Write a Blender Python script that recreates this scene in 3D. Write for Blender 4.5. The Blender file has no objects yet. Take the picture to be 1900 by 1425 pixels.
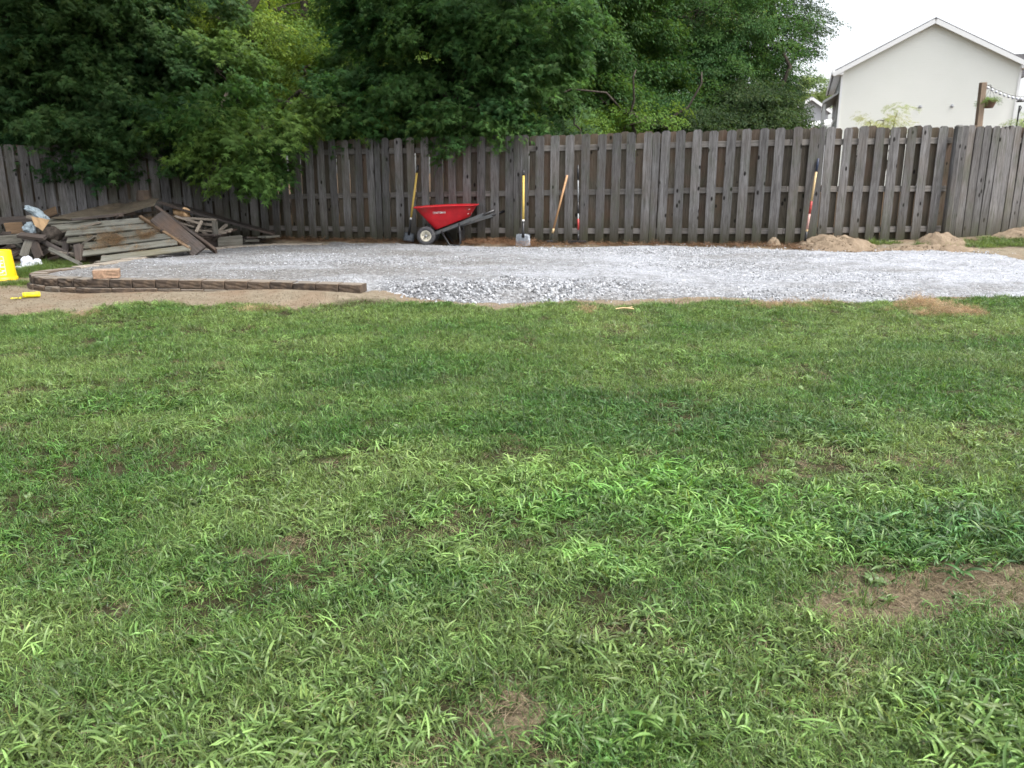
import bpy, bmesh, math, random
import numpy as np
from mathutils import Vector, Matrix, Euler, noise as mnoise

S = bpy.context.scene
COL = S.collection
R = math.radians

# ------------------------------------------------------------------ camera, sky, sun, exposure
F_PX, CX, CY = 1500.0, 950.0, 712.5
PITCH = R(14.46)
CAMZ = 1.55
cam_d = bpy.data.cameras.new("camera"); cam = bpy.data.objects.new("camera", cam_d); COL.objects.link(cam)
cam_d.sensor_width = 36.0; cam_d.lens = F_PX / 1900 * 36.0
cam_d.clip_start = 0.05; cam_d.clip_end = 2000
cam.location = (0, 0, CAMZ); cam.rotation_euler = (R(90) - PITCH, 0, 0)
S.camera = cam
cam_d.dof.use_dof = True; cam_d.dof.focus_distance = 4.2; cam_d.dof.aperture_fstop = 4.5

SUN_EL, SUN_AZ = R(60), R(118)          # azimuth measured from +Y (ahead) towards +X (right)
W = bpy.data.worlds.new("World"); S.world = W; W.use_nodes = True
nt = W.node_tree; nt.nodes.clear()
sky = nt.nodes.new("ShaderNodeTexSky"); sky.sky_type = 'NISHITA'; sky.sun_disc = False
sky.sun_elevation = SUN_EL; sky.sun_rotation = SUN_AZ
sky.air_density = 1.0; sky.dust_density = 4.0; sky.ozone_density = 1.0
hs = nt.nodes.new("ShaderNodeHueSaturation"); hs.inputs["Saturation"].default_value = 0.28
bg = nt.nodes.new("ShaderNodeBackground"); bg.inputs[1].default_value = 0.15
wo = nt.nodes.new("ShaderNodeOutputWorld")
nt.links.new(sky.outputs[0], hs.inputs["Color"]); nt.links.new(hs.outputs[0], bg.inputs[0]); nt.links.new(bg.outputs[0], wo.inputs[0])

sun_d = bpy.data.lights.new("sun", 'SUN'); sun_d.energy = 1.5; sun_d.angle = R(9); sun_d.color = (1.0, 0.96, 0.9)
sun = bpy.data.objects.new("sun", sun_d); COL.objects.link(sun)
sdir = Vector((math.sin(SUN_AZ) * math.cos(SUN_EL), math.cos(SUN_AZ) * math.cos(SUN_EL), math.sin(SUN_EL)))
sun.rotation_euler = sdir.to_track_quat('Z', 'Y').to_euler()
S.view_settings.view_transform = 'Standard'; S.view_settings.look = 'None'
S.view_settings.exposure = 1.45; S.view_settings.gamma = 1.0
try: S.view_settings.use_curve_mapping = False
except Exception: pass
S.cycles.max_bounces = 6; S.cycles.diffuse_bounces = 3; S.cycles.glossy_bounces = 2
S.cycles.transmission_bounces = 4; S.cycles.transparent_max_bounces = 4
S.cycles.use_denoising = True

# ------------------------------------------------------------------ geometry of the view (metres from measured points)
def ray(px, py):
    dx, dy = (px - CX) / F_PX, (CY - py) / F_PX
    c, s = math.cos(PITCH), math.sin(PITCH)
    return Vector((dx, c + dy * s, -s + dy * c))
def at(px, py, Y):
    r = ray(px, py); t = Y / r.y
    return Vector((r.x * t, Y, CAMZ + r.z * t))
def hitz(px, py, z):
    r = ray(px, py); t = (z - CAMZ) / r.z
    return Vector((r.x * t, r.y * t, z))

rng = np.random.default_rng(7)
random.seed(7)

# value noise (numpy)
_T = np.random.default_rng(3).random((256, 256))
def vnoise(x, y):
    xi = np.floor(x).astype(int); yi = np.floor(y).astype(int)
    fx = x - xi; fy = y - yi
    fx = fx * fx * (3 - 2 * fx); fy = fy * fy * (3 - 2 * fy)
    a = _T[xi & 255, yi & 255]; b = _T[(xi + 1) & 255, yi & 255]
    c = _T[xi & 255, (yi + 1) & 255]; d = _T[(xi + 1) & 255, (yi + 1) & 255]
    return (a * (1 - fx) + b * fx) * (1 - fy) + (c * (1 - fx) + d * fx) * fy
def fbm(x, y, o=4):
    s = 0; a = 0.5; t = 0
    for i in range(o):
        s = s + a * vnoise(x + 17.3 * i, y + 9.1 * i); t += a; a *= 0.5; x = x * 2.03; y = y * 2.03
    return s / t

# terrain -------------------------------------------------------------
FN = [(-400, 13.2, 0.42), (0, 14.1, 0.42), (480, 15.4, 0.42), (1000, 13.7, 0.46), (1450, 12.8, 0.51),
      (1750, 12.95, 0.59), (1900, 13.4, 0.63), (2250, 14.3, 0.70)]
FX = np.array([(p - CX) / F_PX * (y * math.cos(PITCH) + 1.1 * math.sin(PITCH)) for p, y, z in FN])
FY = np.array([n[1] for n in FN]); FZ = np.array([n[2] for n in FN])
def fence_y(x): return np.interp(x, FX, FY)
def gz(x, y):
    x = np.asarray(x, float); y = np.asarray(y, float)
    lawn = np.interp(y, [-30, 2.0, 4.0, 6.0, 8.0, 9.6], [0.0, 0.0, 0.01, 0.05, 0.11, 0.17])
    yf = fence_y(x); zf = np.interp(x, FX, FZ)
    t = np.clip((y - 9.6) / (yf - 9.6), 0, 1)
    z = np.where(y < 9.6, lawn, 0.17 + (zf - 0.17) * t)
    return z + np.where(y > yf, (y - yf) * 0.004, 0)
def hit(px, py, dz=0.0):
    z = 0.1
    for _ in range(30):
        p = hitz(px, py, z); z = 0.5 * z + 0.5 * (float(gz(p.x, p.y)) + dz)
    return hitz(px, py, z)

# ------------------------------------------------------------------ helpers
def props(o, label=None, cat=None, group=None, kind=None):
    if label: o["label"] = label
    if cat: o["category"] = cat
    if group: o["group"] = group
    if kind: o["kind"] = kind
    return o
def empty(name, loc=(0, 0, 0), rz=0.0, label=None, cat=None, group=None):
    o = bpy.data.objects.new(name, None); COL.objects.link(o); o.location = loc; o.rotation_euler = (0, 0, rz)
    o.empty_display_size = 0.1
    return props(o, label, cat, group)
def link(name, me, mat=None, parent=None, smooth=False):
    o = bpy.data.objects.new(name, me); COL.objects.link(o)
    if mat is not None and len(me.materials) == 0: me.materials.append(mat)
    if parent is not None: o.parent = parent
    if smooth:
        me.polygons.foreach_set("use_smooth", [True] * len(me.polygons))
    return o
def mesh_np(name, V, Fc, mat=None, attrs=None, smooth=False, colattr=None):
    """V (n,3), Fc list/array of faces (tri or quad array)"""
    me = bpy.data.meshes.new(name)
    V = np.asarray(V, np.float32); Fc = np.asarray(Fc, np.int32)
    k = Fc.shape[1]
    me.vertices.add(len(V)); me.vertices.foreach_set("co", V.ravel())
    me.loops.add(Fc.size); me.loops.foreach_set("vertex_index", Fc.ravel())
    me.polygons.add(len(Fc)); me.polygons.foreach_set("loop_start", np.arange(0, Fc.size, k, dtype=np.int32))
    try: me.polygons.foreach_set("loop_total", np.full(len(Fc), k, np.int32))
    except Exception: pass
    me.polygons.foreach_set("use_smooth", np.full(len(Fc), bool(smooth)))
    me.update(calc_edges=True); me.validate()
    for n, a in (attrs or {}).items():
        a = np.asarray(a, np.float32)
        if a.ndim == 1:
            at_ = me.attributes.new(n, 'FLOAT', 'POINT'); at_.data.foreach_set("value", a)
        else:
            at_ = me.attributes.new(n, 'FLOAT_VECTOR', 'POINT'); at_.data.foreach_set("vector", a.ravel())
    if mat: me.materials.append(mat)
    return me
def bm_mesh(name, bm, mat=None, smooth=False):
    me = bpy.data.meshes.new(name); bmesh.ops.recalc_face_normals(bm, faces=bm.faces); bm.to_mesh(me); bm.free()
    if mat: me.materials.append(mat)
    if smooth: me.polygons.foreach_set("use_smooth", [True] * len(me.polygons))
    return me
def add_box(bm, sx, sy, sz, M=None, bev=0.0, c=(0, 0, 0)):
    r = bmesh.ops.create_cube(bm, size=1.0)
    vs = r["verts"]
    for v in vs: v.co = Vector((v.co.x * sx + c[0], v.co.y * sy + c[1], v.co.z * sz + c[2]))
    if bev > 0:
        es = list({e for v in vs for e in v.link_edges})
        b = bmesh.ops.bevel(bm, geom=es, offset=bev, segments=1, affect='EDGES', profile=0.5)
        vs = list({v for f in b["faces"] for v in f.verts} | {v for v in vs if v.is_valid})
    if M is not None:
        for v in vs: v.co = M @ v.co
    return vs
def tube(bm, pts, rad, n=8, cap=True):
    """pts list of Vectors, rad float or list"""
    pts = [Vector(p) for p in pts]
    if not hasattr(rad, "__len__"): rad = [rad] * len(pts)
    rings = []; up = None
    for i, p in enumerate(pts):
        d = (pts[min(i + 1, len(pts) - 1)] - pts[max(i - 1, 0)]).normalized()
        if up is None:
            up = Vector((0, 0, 1)) if abs(d.z) < 0.9 else Vector((1, 0, 0))
        u = d.cross(up).normalized(); w = u.cross(d).normalized(); up = w
        rings.append([bm.verts.new(p + (u * math.cos(a) + w * math.sin(a)) * rad[i]) for a in [2 * math.pi * k / n for k in range(n)]])
    for a, b in zip(rings[:-1], rings[1:]):
        for k in range(n):
            bm.faces.new((a[k], a[(k + 1) % n], b[(k + 1) % n], b[k]))
    if cap:
        bm.faces.new(rings[0][::-1]); bm.faces.new(rings[-1])
def lathe(bm, prof, n=24, M=None, closed=False):
    rings = []
    for r, z in prof:
        rings.append([bm.verts.new((r * math.cos(2 * math.pi * k / n), r * math.sin(2 * math.pi * k / n), z)) for k in range(n)])
    pr = list(zip(rings[:-1], rings[1:]))
    if closed: pr.append((rings[-1], rings[0]))
    for a, b in pr:
        for k in range(n): bm.faces.new((a[k], a[(k + 1) % n], b[(k + 1) % n], b[k]))
    if M is not None:
        for rg in rings:
            for v in rg: v.co = M @ v.co
    return rings
def frame(p0, p1, up=Vector((0, 0, 1))):
    """matrix: X along p0->p1, Z near up, origin p0"""
    x = (Vector(p1) - Vector(p0)).normalized(); z = (up - x * up.dot(x)).normalized(); y = z.cross(x)
    M = Matrix((x, y, z)).transposed().to_4x4(); M.translation = p0
    return M

# ------------------------------------------------------------------ materials
class NB:
    def __init__(s, name):
        s.m = bpy.data.materials.new(name); s.m.use_nodes = True; s.t = s.m.node_tree; s.t.nodes.clear()
        s.out = s.n("ShaderNodeOutputMaterial")
    def n(s, t, **kw):
        x = s.t.nodes.new(t)
        for k, v in kw.items(): setattr(x, k, v)
        return x
    def l(s, a, b): s.t.links.new(a, b)
    def val(s, x, inp):
        if isinstance(x, (int, float)): inp.default_value = x
        elif isinstance(x, tuple): inp.default_value = (*x, 1.0) if len(x) == 3 and len(inp.default_value) == 4 else x
        else: s.l(x, inp)
    def noise(s, vec, scale, detail=4, rough=0.6, dist=0.0):
        x = s.n("ShaderNodeTexNoise"); x.inputs["Scale"].default_value = scale; x.inputs["Detail"].default_value = detail
        x.inputs["Roughness"].default_value = rough; x.inputs["Distortion"].default_value = dist
        if vec is not None: s.l(vec, x.inputs["Vector"])
        return x.outputs["Fac"]
    def ramp(s, fac, stops):
        x = s.n("ShaderNodeValToRGB"); e = x.color_ramp.elements
        while len(e) < len(stops): e.new(0.5)
        for i, (p, c) in enumerate(stops):
            e[i].position = p; e[i].color = (*c, 1) if not isinstance(c, (int, float)) else (c, c, c, 1)
        s.l(fac, x.inputs[0]); return x.outputs[0]
    def mix(s, fac, a, b, mode='MIX'):
        x = s.n("ShaderNodeMix"); x.data_type = 'RGBA'; x.blend_type = mode
        s.val(fac, x.inputs[0]); s.val(a, x.inputs[6]); s.val(b, x.inputs[7]); return x.outputs[2]
    def math(s, op, a, b=0.0, clamp=False):
        x = s.n("ShaderNodeMath"); x.operation = op; x.use_clamp = clamp
        s.val(a, x.inputs[0]); s.val(b, x.inputs[1]); return x.outputs[0]
    def coord(s, w="Object"): return s.n("ShaderNodeTexCoord").outputs[w]
    def mapping(s, vec, scale=(1, 1, 1), loc=None):
        x = s.n("ShaderNodeMapping"); x.inputs["Scale"].default_value = scale; s.l(vec, x.inputs["Vector"])
        if loc is not None: s.l(loc, x.inputs["Location"])
        return x.outputs[0]
    def attr(s, name, typ='GEOMETRY', out="Fac"):
        x = s.n("ShaderNodeAttribute"); x.attribute_name = name; x.attribute_type = typ; return x.outputs[out]
    def rand(s): return s.n("ShaderNodeObjectInfo").outputs["Random"]
    def bump(s, h, strength=0.3, dist=0.01):
        x = s.n("ShaderNodeBump"); x.inputs["Strength"].default_value = strength; x.inputs["Distance"].default_value = dist
        s.l(h, x.inputs["Height"]); return x.outputs[0]
    def bsdf(s, col, rough=0.8, spec=0.3, metal=0.0, normal=None):
        x = s.n("ShaderNodeBsdfPrincipled"); s.val(col, x.inputs["Base Color"]); s.val(rough, x.inputs["Roughness"])
        x.inputs["Specular IOR Level"].default_value = spec; x.inputs["Metallic"].default_value = metal
        if normal is not None: s.l(normal, x.inputs["Normal"])
        s.l(x.outputs[0], s.out.inputs[0]); return x

def m_plain(name, col, rough=0.5, metal=0.0, spec=0.4, var=0.15, scale=14.0, dirt=None, bump=0.0):
    b = NB(name); c = b.coord()
    n1 = b.noise(c, scale, 5, 0.65)
    colr = b.ramp(n1, [(0.3, tuple(x * (1 - var) for x in col)), (0.7, tuple(min(1, x * (1 + var)) for x in col))])
    if dirt:
        n2 = b.noise(c, scale * 0.35, 6, 0.7)
        f = b.ramp(n2, [(0.5, 0.0), (0.72, 0.75)])
        colr = b.mix(f, colr, dirt)
    nr = b.bump(n1, bump, 0.003) if bump > 0 else None
    b.bsdf(colr, rough, spec, metal, nr); return b.m

def m_wood(name, light, dark, knots=True, base_stain=True, along='Z', brown=None, moss=0.0, size=1.0):
    """weathered board; grain runs along the given object axis; each object shifts its own pattern"""
    b = NB(name); c = b.coord(); r = b.rand()
    off = b.n("ShaderNodeCombineXYZ"); b.l(b.math('MULTIPLY', r, 37.0), off.inputs[0]); b.l(b.math('MULTIPLY', r, 91.0), off.inputs[2]); b.l(b.math('MULTIPLY', r, 13.0), off.inputs[1])
    sc = {'Z': (26, 26, 1.3), 'X': (1.3, 26, 26), 'Y': (26, 1.3, 26)}[along]
    g = b.noise(b.mapping(c, tuple(x * size for x in sc), off.outputs[0]), 1.0, 8, 0.72, 0.6)
    g2 = b.noise(b.mapping(c, tuple(x * 4 * size for x in sc), off.outputs[0]), 1.0, 3, 0.6)
    big = b.noise(b.mapping(c, (1.6, 1.6, 1.6), off.outputs[0]), 1.0, 4, 0.6)
    col = b.ramp(g, [(0.28, dark), (0.5, tuple((a + d) / 2 for a, d in zip(light, dark))), (0.72, light)])
    col = b.mix(b.ramp(g2, [(0.38, 0.55), (0.52, 0.0)]), col, tuple(x * 0.55 for x in dark), 'MIX')
    br = brown or (0.105, 0.082, 0.062)
    col = b.mix(b.math('MULTIPLY', b.ramp(big, [(0.42, 0.0), (0.68, 1.0)]), b.math('MULTIPLY', r, 0.6)), col, br)
    # every board its own value
    vv = b.n("ShaderNodeHueSaturation"); b.l(col, vv.inputs["Color"])
    b.l(b.math('ADD', b.math('MULTIPLY', b.math('FRACT', b.math('MULTIPLY', r, 7.77)), 0.62), 0.70), vv.inputs["Value"])
    col = vv.outputs[0]
    h = g
    if knots:
        ks = {'Z': (8.5, 0.01, 4.2), 'X': (4.2, 8.5, 0.01), 'Y': (9, 3.1, 9)}[along]
        v = b.n("ShaderNodeTexVoronoi"); v.inputs["Scale"].default_value = 1.0
        b.l(b.mapping(c, ks, off.outputs[0]), v.inputs["Vector"])
        kd = b.math('LESS_THAN', b.math('FRACT', b.math('MULTIPLY', v.outputs["Color"], 5.3)), 0.5)
        kk = b.ramp(v.outputs["Distance"], [(0.11, 1.0), (0.19, 0.0)])
        col = b.mix(b.math('MULTIPLY', kk, kd), col, (0.012, 0.010, 0.009))
    if base_stain:
        sp = b.n("ShaderNodeSeparateXYZ"); b.l(c, sp.inputs[0])
        z = b.math('ADD', sp.outputs[2], b.math('MULTIPLY', b.math('SUBTRACT', big, 0.5), 0.5))
        st = b.ramp(z, [(0.05, 0.85), (0.55, 0.0)])
        col = b.mix(st, col, (0.040, 0.036, 0.020))
        if moss > 0:
            mo = b.math('MULTIPLY', b.ramp(b.noise(b.mapping(c, (5, 5, 2), off.outputs[0]), 1.0, 4), [(0.5, 0.0), (0.7, 1.0)]), moss)
            col = b.mix(mo, col, (0.05, 0.065, 0.025))
    b.bsdf(col, 0.85, 0.2, 0.0, b.bump(h, 0.5, 0.004)); return b.m

def m_leaf(name, trans=0.35, rough=0.5, spec=0.35, dead=False):
    """leaf colour comes from each clump's own tint and each leaf's own shade"""
    b = NB(name)
    t = b.attr("tint", 'INSTANCER', "Color"); v = b.attr("shade", 'GEOMETRY', "Fac"); w = b.attr("warm", 'GEOMETRY', "Fac")
    col = b.mix(b.math('MULTIPLY', w, 0.4), t, (0.24, 0.22, 0.06))
    x = b.n("ShaderNodeHueSaturation"); b.l(col, x.inputs["Color"]); b.l(v, x.inputs["Value"]); col = x.outputs[0]
    p = b.n("ShaderNodeBsdfPrincipled"); b.l(col, p.inputs["Base Color"]); p.inputs["Roughness"].default_value = rough
    p.inputs["Specular IOR Level"].default_value = spec
    tr = b.n("ShaderNodeBsdfTranslucent")
    tc = b.n("ShaderNodeHueSaturation"); b.l(col, tc.inputs["Color"]); tc.inputs["Hue"].default_value = 0.475; tc.inputs["Value"].default_value = 1.5; tc.inputs["Saturation"].default_value = 1.1
    b.l(tc.outputs[0], tr.inputs[0])
    m = b.n("ShaderNodeMixShader"); m.inputs[0].default_value = trans
    b.l(p.outputs[0], m.inputs[1]); b.l(tr.outputs[0], m.inputs[2]); b.l(m.outputs[0], b.out.inputs[0])
    return b.m

MAT = {}
MAT['picket'] = m_wood("fence_wood", (0.208, 0.203, 0.204), (0.062, 0.057, 0.054), moss=0.35)
MAT['picket_back'] = m_wood("fence_wood_back_shaded", (0.145, 0.125, 0.10), (0.065, 0.055, 0.042), brown=(0.13, 0.07, 0.045), moss=0.25)  # darker copy for the back boards, the shade in the gaps painted in
MAT['rail'] = m_wood("fence_rail_wood", (0.22, 0.205, 0.19), (0.11, 0.10, 0.09), knots=False, base_stain=False, along='X')
MAT['board_grey'] = m_wood("board_grey", (0.185, 0.182, 0.158), (0.06, 0.056, 0.045), base_stain=False, along='X', knots=False)
MAT['board_brown'] = m_wood("board_brown", (0.105, 0.09, 0.082), (0.036, 0.031, 0.028), base_stain=False, along='X', knots=False, brown=(0.12, 0.075, 0.05))
MAT['board_orange'] = m_wood("board_orange", (0.27, 0.18, 0.11), (0.13, 0.085, 0.05), base_stain=False, along='X', knots=False)
MAT['board_pale'] = m_wood("board_pale", (0.33, 0.29, 0.24), (0.15, 0.125, 0.10), base_stain=False, along='X', knots=False)
MAT['slat'] = m_wood('pallet_slat', (0.245, 0.245, 0.215), (0.085, 0.082, 0.065), base_stain=False, along='X', knots=False, brown=(0.14, 0.12, 0.06))
MAT['plywood'] = m_wood("plywood_old", (0.31, 0.26, 0.19), (0.15, 0.125, 0.09), base_stain=False, along='X', knots=False, size=0.5)
MAT['leaf'] = m_leaf("tree_leaf", 0.45, 0.6, 0.18)
MAT['grass'] = m_leaf("grass_blade", 0.34, 0.42, 0.38)
MAT['bark'] = m_plain("bark", (0.06, 0.05, 0.042), 0.9, var=0.5, scale=18, bump=0.8, spec=0.1)
MAT['black'] = m_plain("black_steel", (0.018, 0.018, 0.02), 0.42, 0.0, 0.5, var=0.3)
MAT['frame_grey'] = m_plain("grey_powder_steel", (0.10, 0.105, 0.11), 0.4, 0.3, 0.5, var=0.2, dirt=(0.16, 0.14, 0.12))
MAT['rubber'] = m_plain("rubber", (0.055, 0.055, 0.06), 0.8, var=0.25, scale=40, dirt=(0.14, 0.13, 0.12))
MAT['steel'] = m_plain("shovel_steel", (0.27, 0.30, 0.34), 0.45, 0.35, 0.5, var=0.35, scale=25, dirt=(0.30, 0.28, 0.25))
MAT['yellow_handle'] = m_plain("yellow_fibreglass", (0.55, 0.39, 0.09), 0.5, var=0.12, scale=25, dirt=(0.36, 0.27, 0.10))
MAT['wood_handle'] = m_plain("ash_handle", (0.42, 0.24, 0.12), 0.55, var=0.15, scale=30)
MAT['wood_handle2'] = m_plain("ash_handle_pale", (0.50, 0.36, 0.19), 0.55, var=0.15, scale=30)
MAT['red_tray'] = m_plain("red_plastic", (0.50, 0.012, 0.020), 0.5, var=0.15, scale=9, dirt=(0.30, 0.06, 0.05))
MAT['red'] = m_plain("red_paint", (0.34, 0.04, 0.035), 0.5, var=0.3, scale=60)
MAT['red_white'] = m_plain("worn_red_white_label", (0.46, 0.27, 0.24), 0.6, var=0.5, scale=90)
MAT['cream_rim'] = m_plain("cream_rim", (0.55, 0.52, 0.42), 0.5, var=0.1, dirt=(0.30, 0.26, 0.2))
MAT['white_print'] = m_plain("white_print", (0.75, 0.74, 0.72), 0.6, var=0.05)
MAT['yellow'] = m_plain("yellow_plastic", (0.72, 0.50, 0.01), 0.4, var=0.06)
MAT['yellow_green'] = m_plain("bright_yellow_plastic", (0.74, 0.66, 0.02), 0.45, var=0.08)
MAT['white_plastic'] = m_plain("white_plastic_film", (0.58, 0.60, 0.66), 0.4, var=0.12, scale=20, bump=0.6)
MAT['blue_white'] = m_plain("pale_blue_plastic_sack", (0.33, 0.40, 0.44), 0.4, var=0.3, scale=20, bump=0.6)
MAT['tan_paper'] = m_plain("tan_cardboard", (0.50, 0.33, 0.18), 0.8, var=0.12, scale=10)
MAT['grey_steel'] = m_plain("galvanised_steel", (0.22, 0.23, 0.24), 0.5, 0.3, 0.5, var=0.2)

def m_block(name, cols):
    b = NB(name); c = b.coord(); r = b.rand()
    n = b.noise(c, 22, 8, 0.75); n2 = b.noise(c, 5, 4, 0.6)
    base = b.ramp(b.math('FRACT', b.math('MULTIPLY', r, 3.33)), cols)
    col = b.mix(b.ramp(n, [(0.35, 0.0), (0.7, 0.75)]), base, (0.05, 0.042, 0.036))
    col = b.mix(b.ramp(n2, [(0.55, 0.0), (0.75, 0.5)]), col, (0.24, 0.17, 0.11))
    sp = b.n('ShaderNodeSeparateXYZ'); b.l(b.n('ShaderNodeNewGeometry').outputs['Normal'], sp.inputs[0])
    col = b.mix(b.ramp(sp.outputs[2], [(0.7, 0.0), (0.95, 0.55)]), col, (0.26, 0.235, 0.20))      # paler tops, painting in the light that falls on them
    b.bsdf(col, 0.95, 0.15, 0, b.bump(n, 0.9, 0.012)); return b.m
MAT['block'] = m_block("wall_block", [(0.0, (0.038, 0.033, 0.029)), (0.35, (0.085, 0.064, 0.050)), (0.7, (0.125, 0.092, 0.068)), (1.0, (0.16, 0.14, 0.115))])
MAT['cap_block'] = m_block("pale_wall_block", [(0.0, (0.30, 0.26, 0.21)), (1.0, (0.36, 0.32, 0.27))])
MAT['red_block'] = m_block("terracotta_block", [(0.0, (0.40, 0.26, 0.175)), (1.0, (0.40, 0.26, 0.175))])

# ================================================================== THE GROUND
def Hf(x, y):
    h = np.interp(x, [-7, -1.8, 0.0, 2.0, 5.0, 9], [0.15, 0.15, 0.12, 0.06, 0.03, 0.02])
    yf = fence_y(x); t = np.clip((yf - y) / (yf - 9.6), 0, 1)
    return 0.03 + (h - 0.03) * np.clip(t * 1.3, 0, 1) if True else h
def pad_top(x, y): return gz(x, y) + Hf(x, y)
def hitp(px, py):
    z = 0.3
    for _ in range(40):
        p = hitz(px, py, z); z = 0.5 * z + 0.5 * float(pad_top(p.x, p.y))
    return hitz(px, py, z)

WALL_PX = [(600, 452), (520, 453), (443, 456), (349, 464), (295, 470), (244, 479), (185, 489.5), (120, 498), (80, 503), (60, 508), (58, 513),
           (85, 517.5), (168, 520), (298, 521.5), (433, 523.5), (540, 526.5), (676, 531)]
wall_line = [hitp(*p) for p in WALL_PX]
free_px_front = [(700, 541), (740, 551), (800, 558), (870, 566), (950, 565), (1030, 561), (1100, 563), (1200, 556), (1330, 552), (1400, 558), (1460, 563),
                 (1540, 561), (1610, 565), (1690, 560), (1760, 553), (1900, 552), (2100, 548), (2500, 545)]
free_px_back = [(2500, 505), (2100, 490), (1960, 483), (1900, 476), (1860, 468), (1800, 463), (1720, 458), (1640, 459), (1560, 461), (1500, 459), (1400, 455.5), (1300, 453),
                (1200, 452), (1100, 454), (1000, 455), (900, 455), (800, 452.5), (700, 450), (640, 450)]
pad_poly = [(p.x, p.y) for p in wall_line] + [(q.x, q.y) for q in (hit(*p) for p in free_px_front)] + [(q.x, q.y) for q in (hit(*p, 0.02) for p in free_px_back)]
PP = np.array(pad_poly)
WL = np.array([(p.x, p.y) for p in wall_line])

def seg_dist(P, A, B):
    AB = B - A; t = np.clip(((P - A) @ AB) / (AB @ AB + 1e-12), 0, 1)
    return np.linalg.norm(P - (A + t[:, None] * AB), axis=1)
def poly_sdf(P, poly):
    d = np.full(len(P), 1e9); inside = np.zeros(len(P), bool); n = len(poly)
    for i in range(n):
        A, B = poly[i], poly[(i + 1) % n]
        d = np.minimum(d, seg_dist(P, A, B))
        c = ((A[1] > P[:, 1]) != (B[1] > P[:, 1]))
        xx = (B[0] - A[0]) * (P[:, 1] - A[1]) / (B[1] - A[1] + 1e-12) + A[0]
        inside ^= c & (P[:, 0] < xx)
    return np.where(inside, d, -d)
def wallterm(x, w, s): return np.clip(1 - (w - 0.35) / 0.25, 0, 1) * np.clip((-1.80 - x) / 0.35, 0, 1) * np.clip(1 + (s + 0.06) / 0.12, 0, 1)

# lawn edge towards the gravel
LE_PX = [(-500, 600), (0, 590), (60, 583), (100, 577), (150, 585), (200, 568), (280, 561), (340, 565), (430, 566), (520, 572), (570, 571), (620, 563), (700, 558), (760, 563), (850, 569),
         (930, 573), (1000, 568), (1060, 564), (1140, 571), (1200, 563), (1300, 559), (1400, 561), (1450, 568), (1520, 563), (1600, 566), (1700, 561), (1800, 552), (1900, 550), (2600, 544)]
LE = np.array([(p.x, p.y) for p in (hit(*q) for q in LE_PX)])
LE = LE[np.argsort(LE[:, 0])]
def lawn_edge(x): return np.interp(x, LE[:, 0], LE[:, 1])

def zone(px, py, rx, ry, rot=0.0):
    c = hit(px, py); a = hit(px + rx, py); b0 = hit(px, py - ry); b1 = hit(px, py + ry)
    return (c.x, c.y, abs(a.x - c.x), max(0.03, (b0.y - b1.y) / 2), math.radians(rot))
def zw(x, y, z, soft=1.0):
    cx, cy, rx, ry, ro = z
    dx, dy = x - cx, y - cy; c, s = math.cos(ro), math.sin(ro)
    u = (dx * c + dy * s) / rx; v = (-dx * s + dy * c) / ry
    d = np.sqrt(u * u + v * v) + (fbm(x * 2.3 + 5, y * 2.3, 3) - 0.5) * 1.1 + (fbm(x * 8 + 2, y * 8, 3) - 0.5) * 0.9
    return np.clip((1.25 - d) / (0.55 * soft), 0, 1)
def zones(x, y, L, soft=1.0):
    w = np.zeros_like(x)
    for z, a in L: w = np.maximum(w, a * zw(x, y, z, soft))
    return np.minimum(w, 1.0)

DEAD = [(zone(1790, 1108, 250, 56), 1.3), (zone(1570, 1132, 150, 40), 1.2), (zone(950, 1290, 70, 20), 0.9), (zone(1030, 1320, 60, 28), 1.0), (zone(940, 1365, 80, 24), 0.85), (zone(890, 1330, 40, 20), 0.6), (zone(930, 1385, 50, 25), 0.5), (zone(1700, 860, 170, 18), 0.55), (zone(1460, 880, 140, 16), 0.45),
        (zone(500, 1025, 75, 25), 0.6), (zone(1265, 715, 80, 16), 0.55), (zone(990, 620, 35, 30), 0.4), (zone(880, 950, 60, 22), 0.35), (zone(1130, 605, 90, 12), 0.45), (zone(1300, 640, 160, 16), 0.3),
        (zone(250, 1130, 90, 30), 0.45), (zone(1240, 1010, 60, 20), 0.45), (zone(720, 1180, 70, 26), 0.35), (zone(1640, 1240, 130, 26), 0.35), (zone(390, 680, 80, 9), 0.45), (zone(1450, 700, 160, 18), 0.25),
        (zone(60, 1240, 80, 30), 0.3), (zone(1800, 1200, 150, 20), 0.5), (zone(1180, 1170, 60, 20), 0.4), (zone(130, 640, 60, 10), 0.3), (zone(1650, 600, 150, 10), 0.35), (zone(1870, 640, 60, 14), 0.3)]
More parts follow.
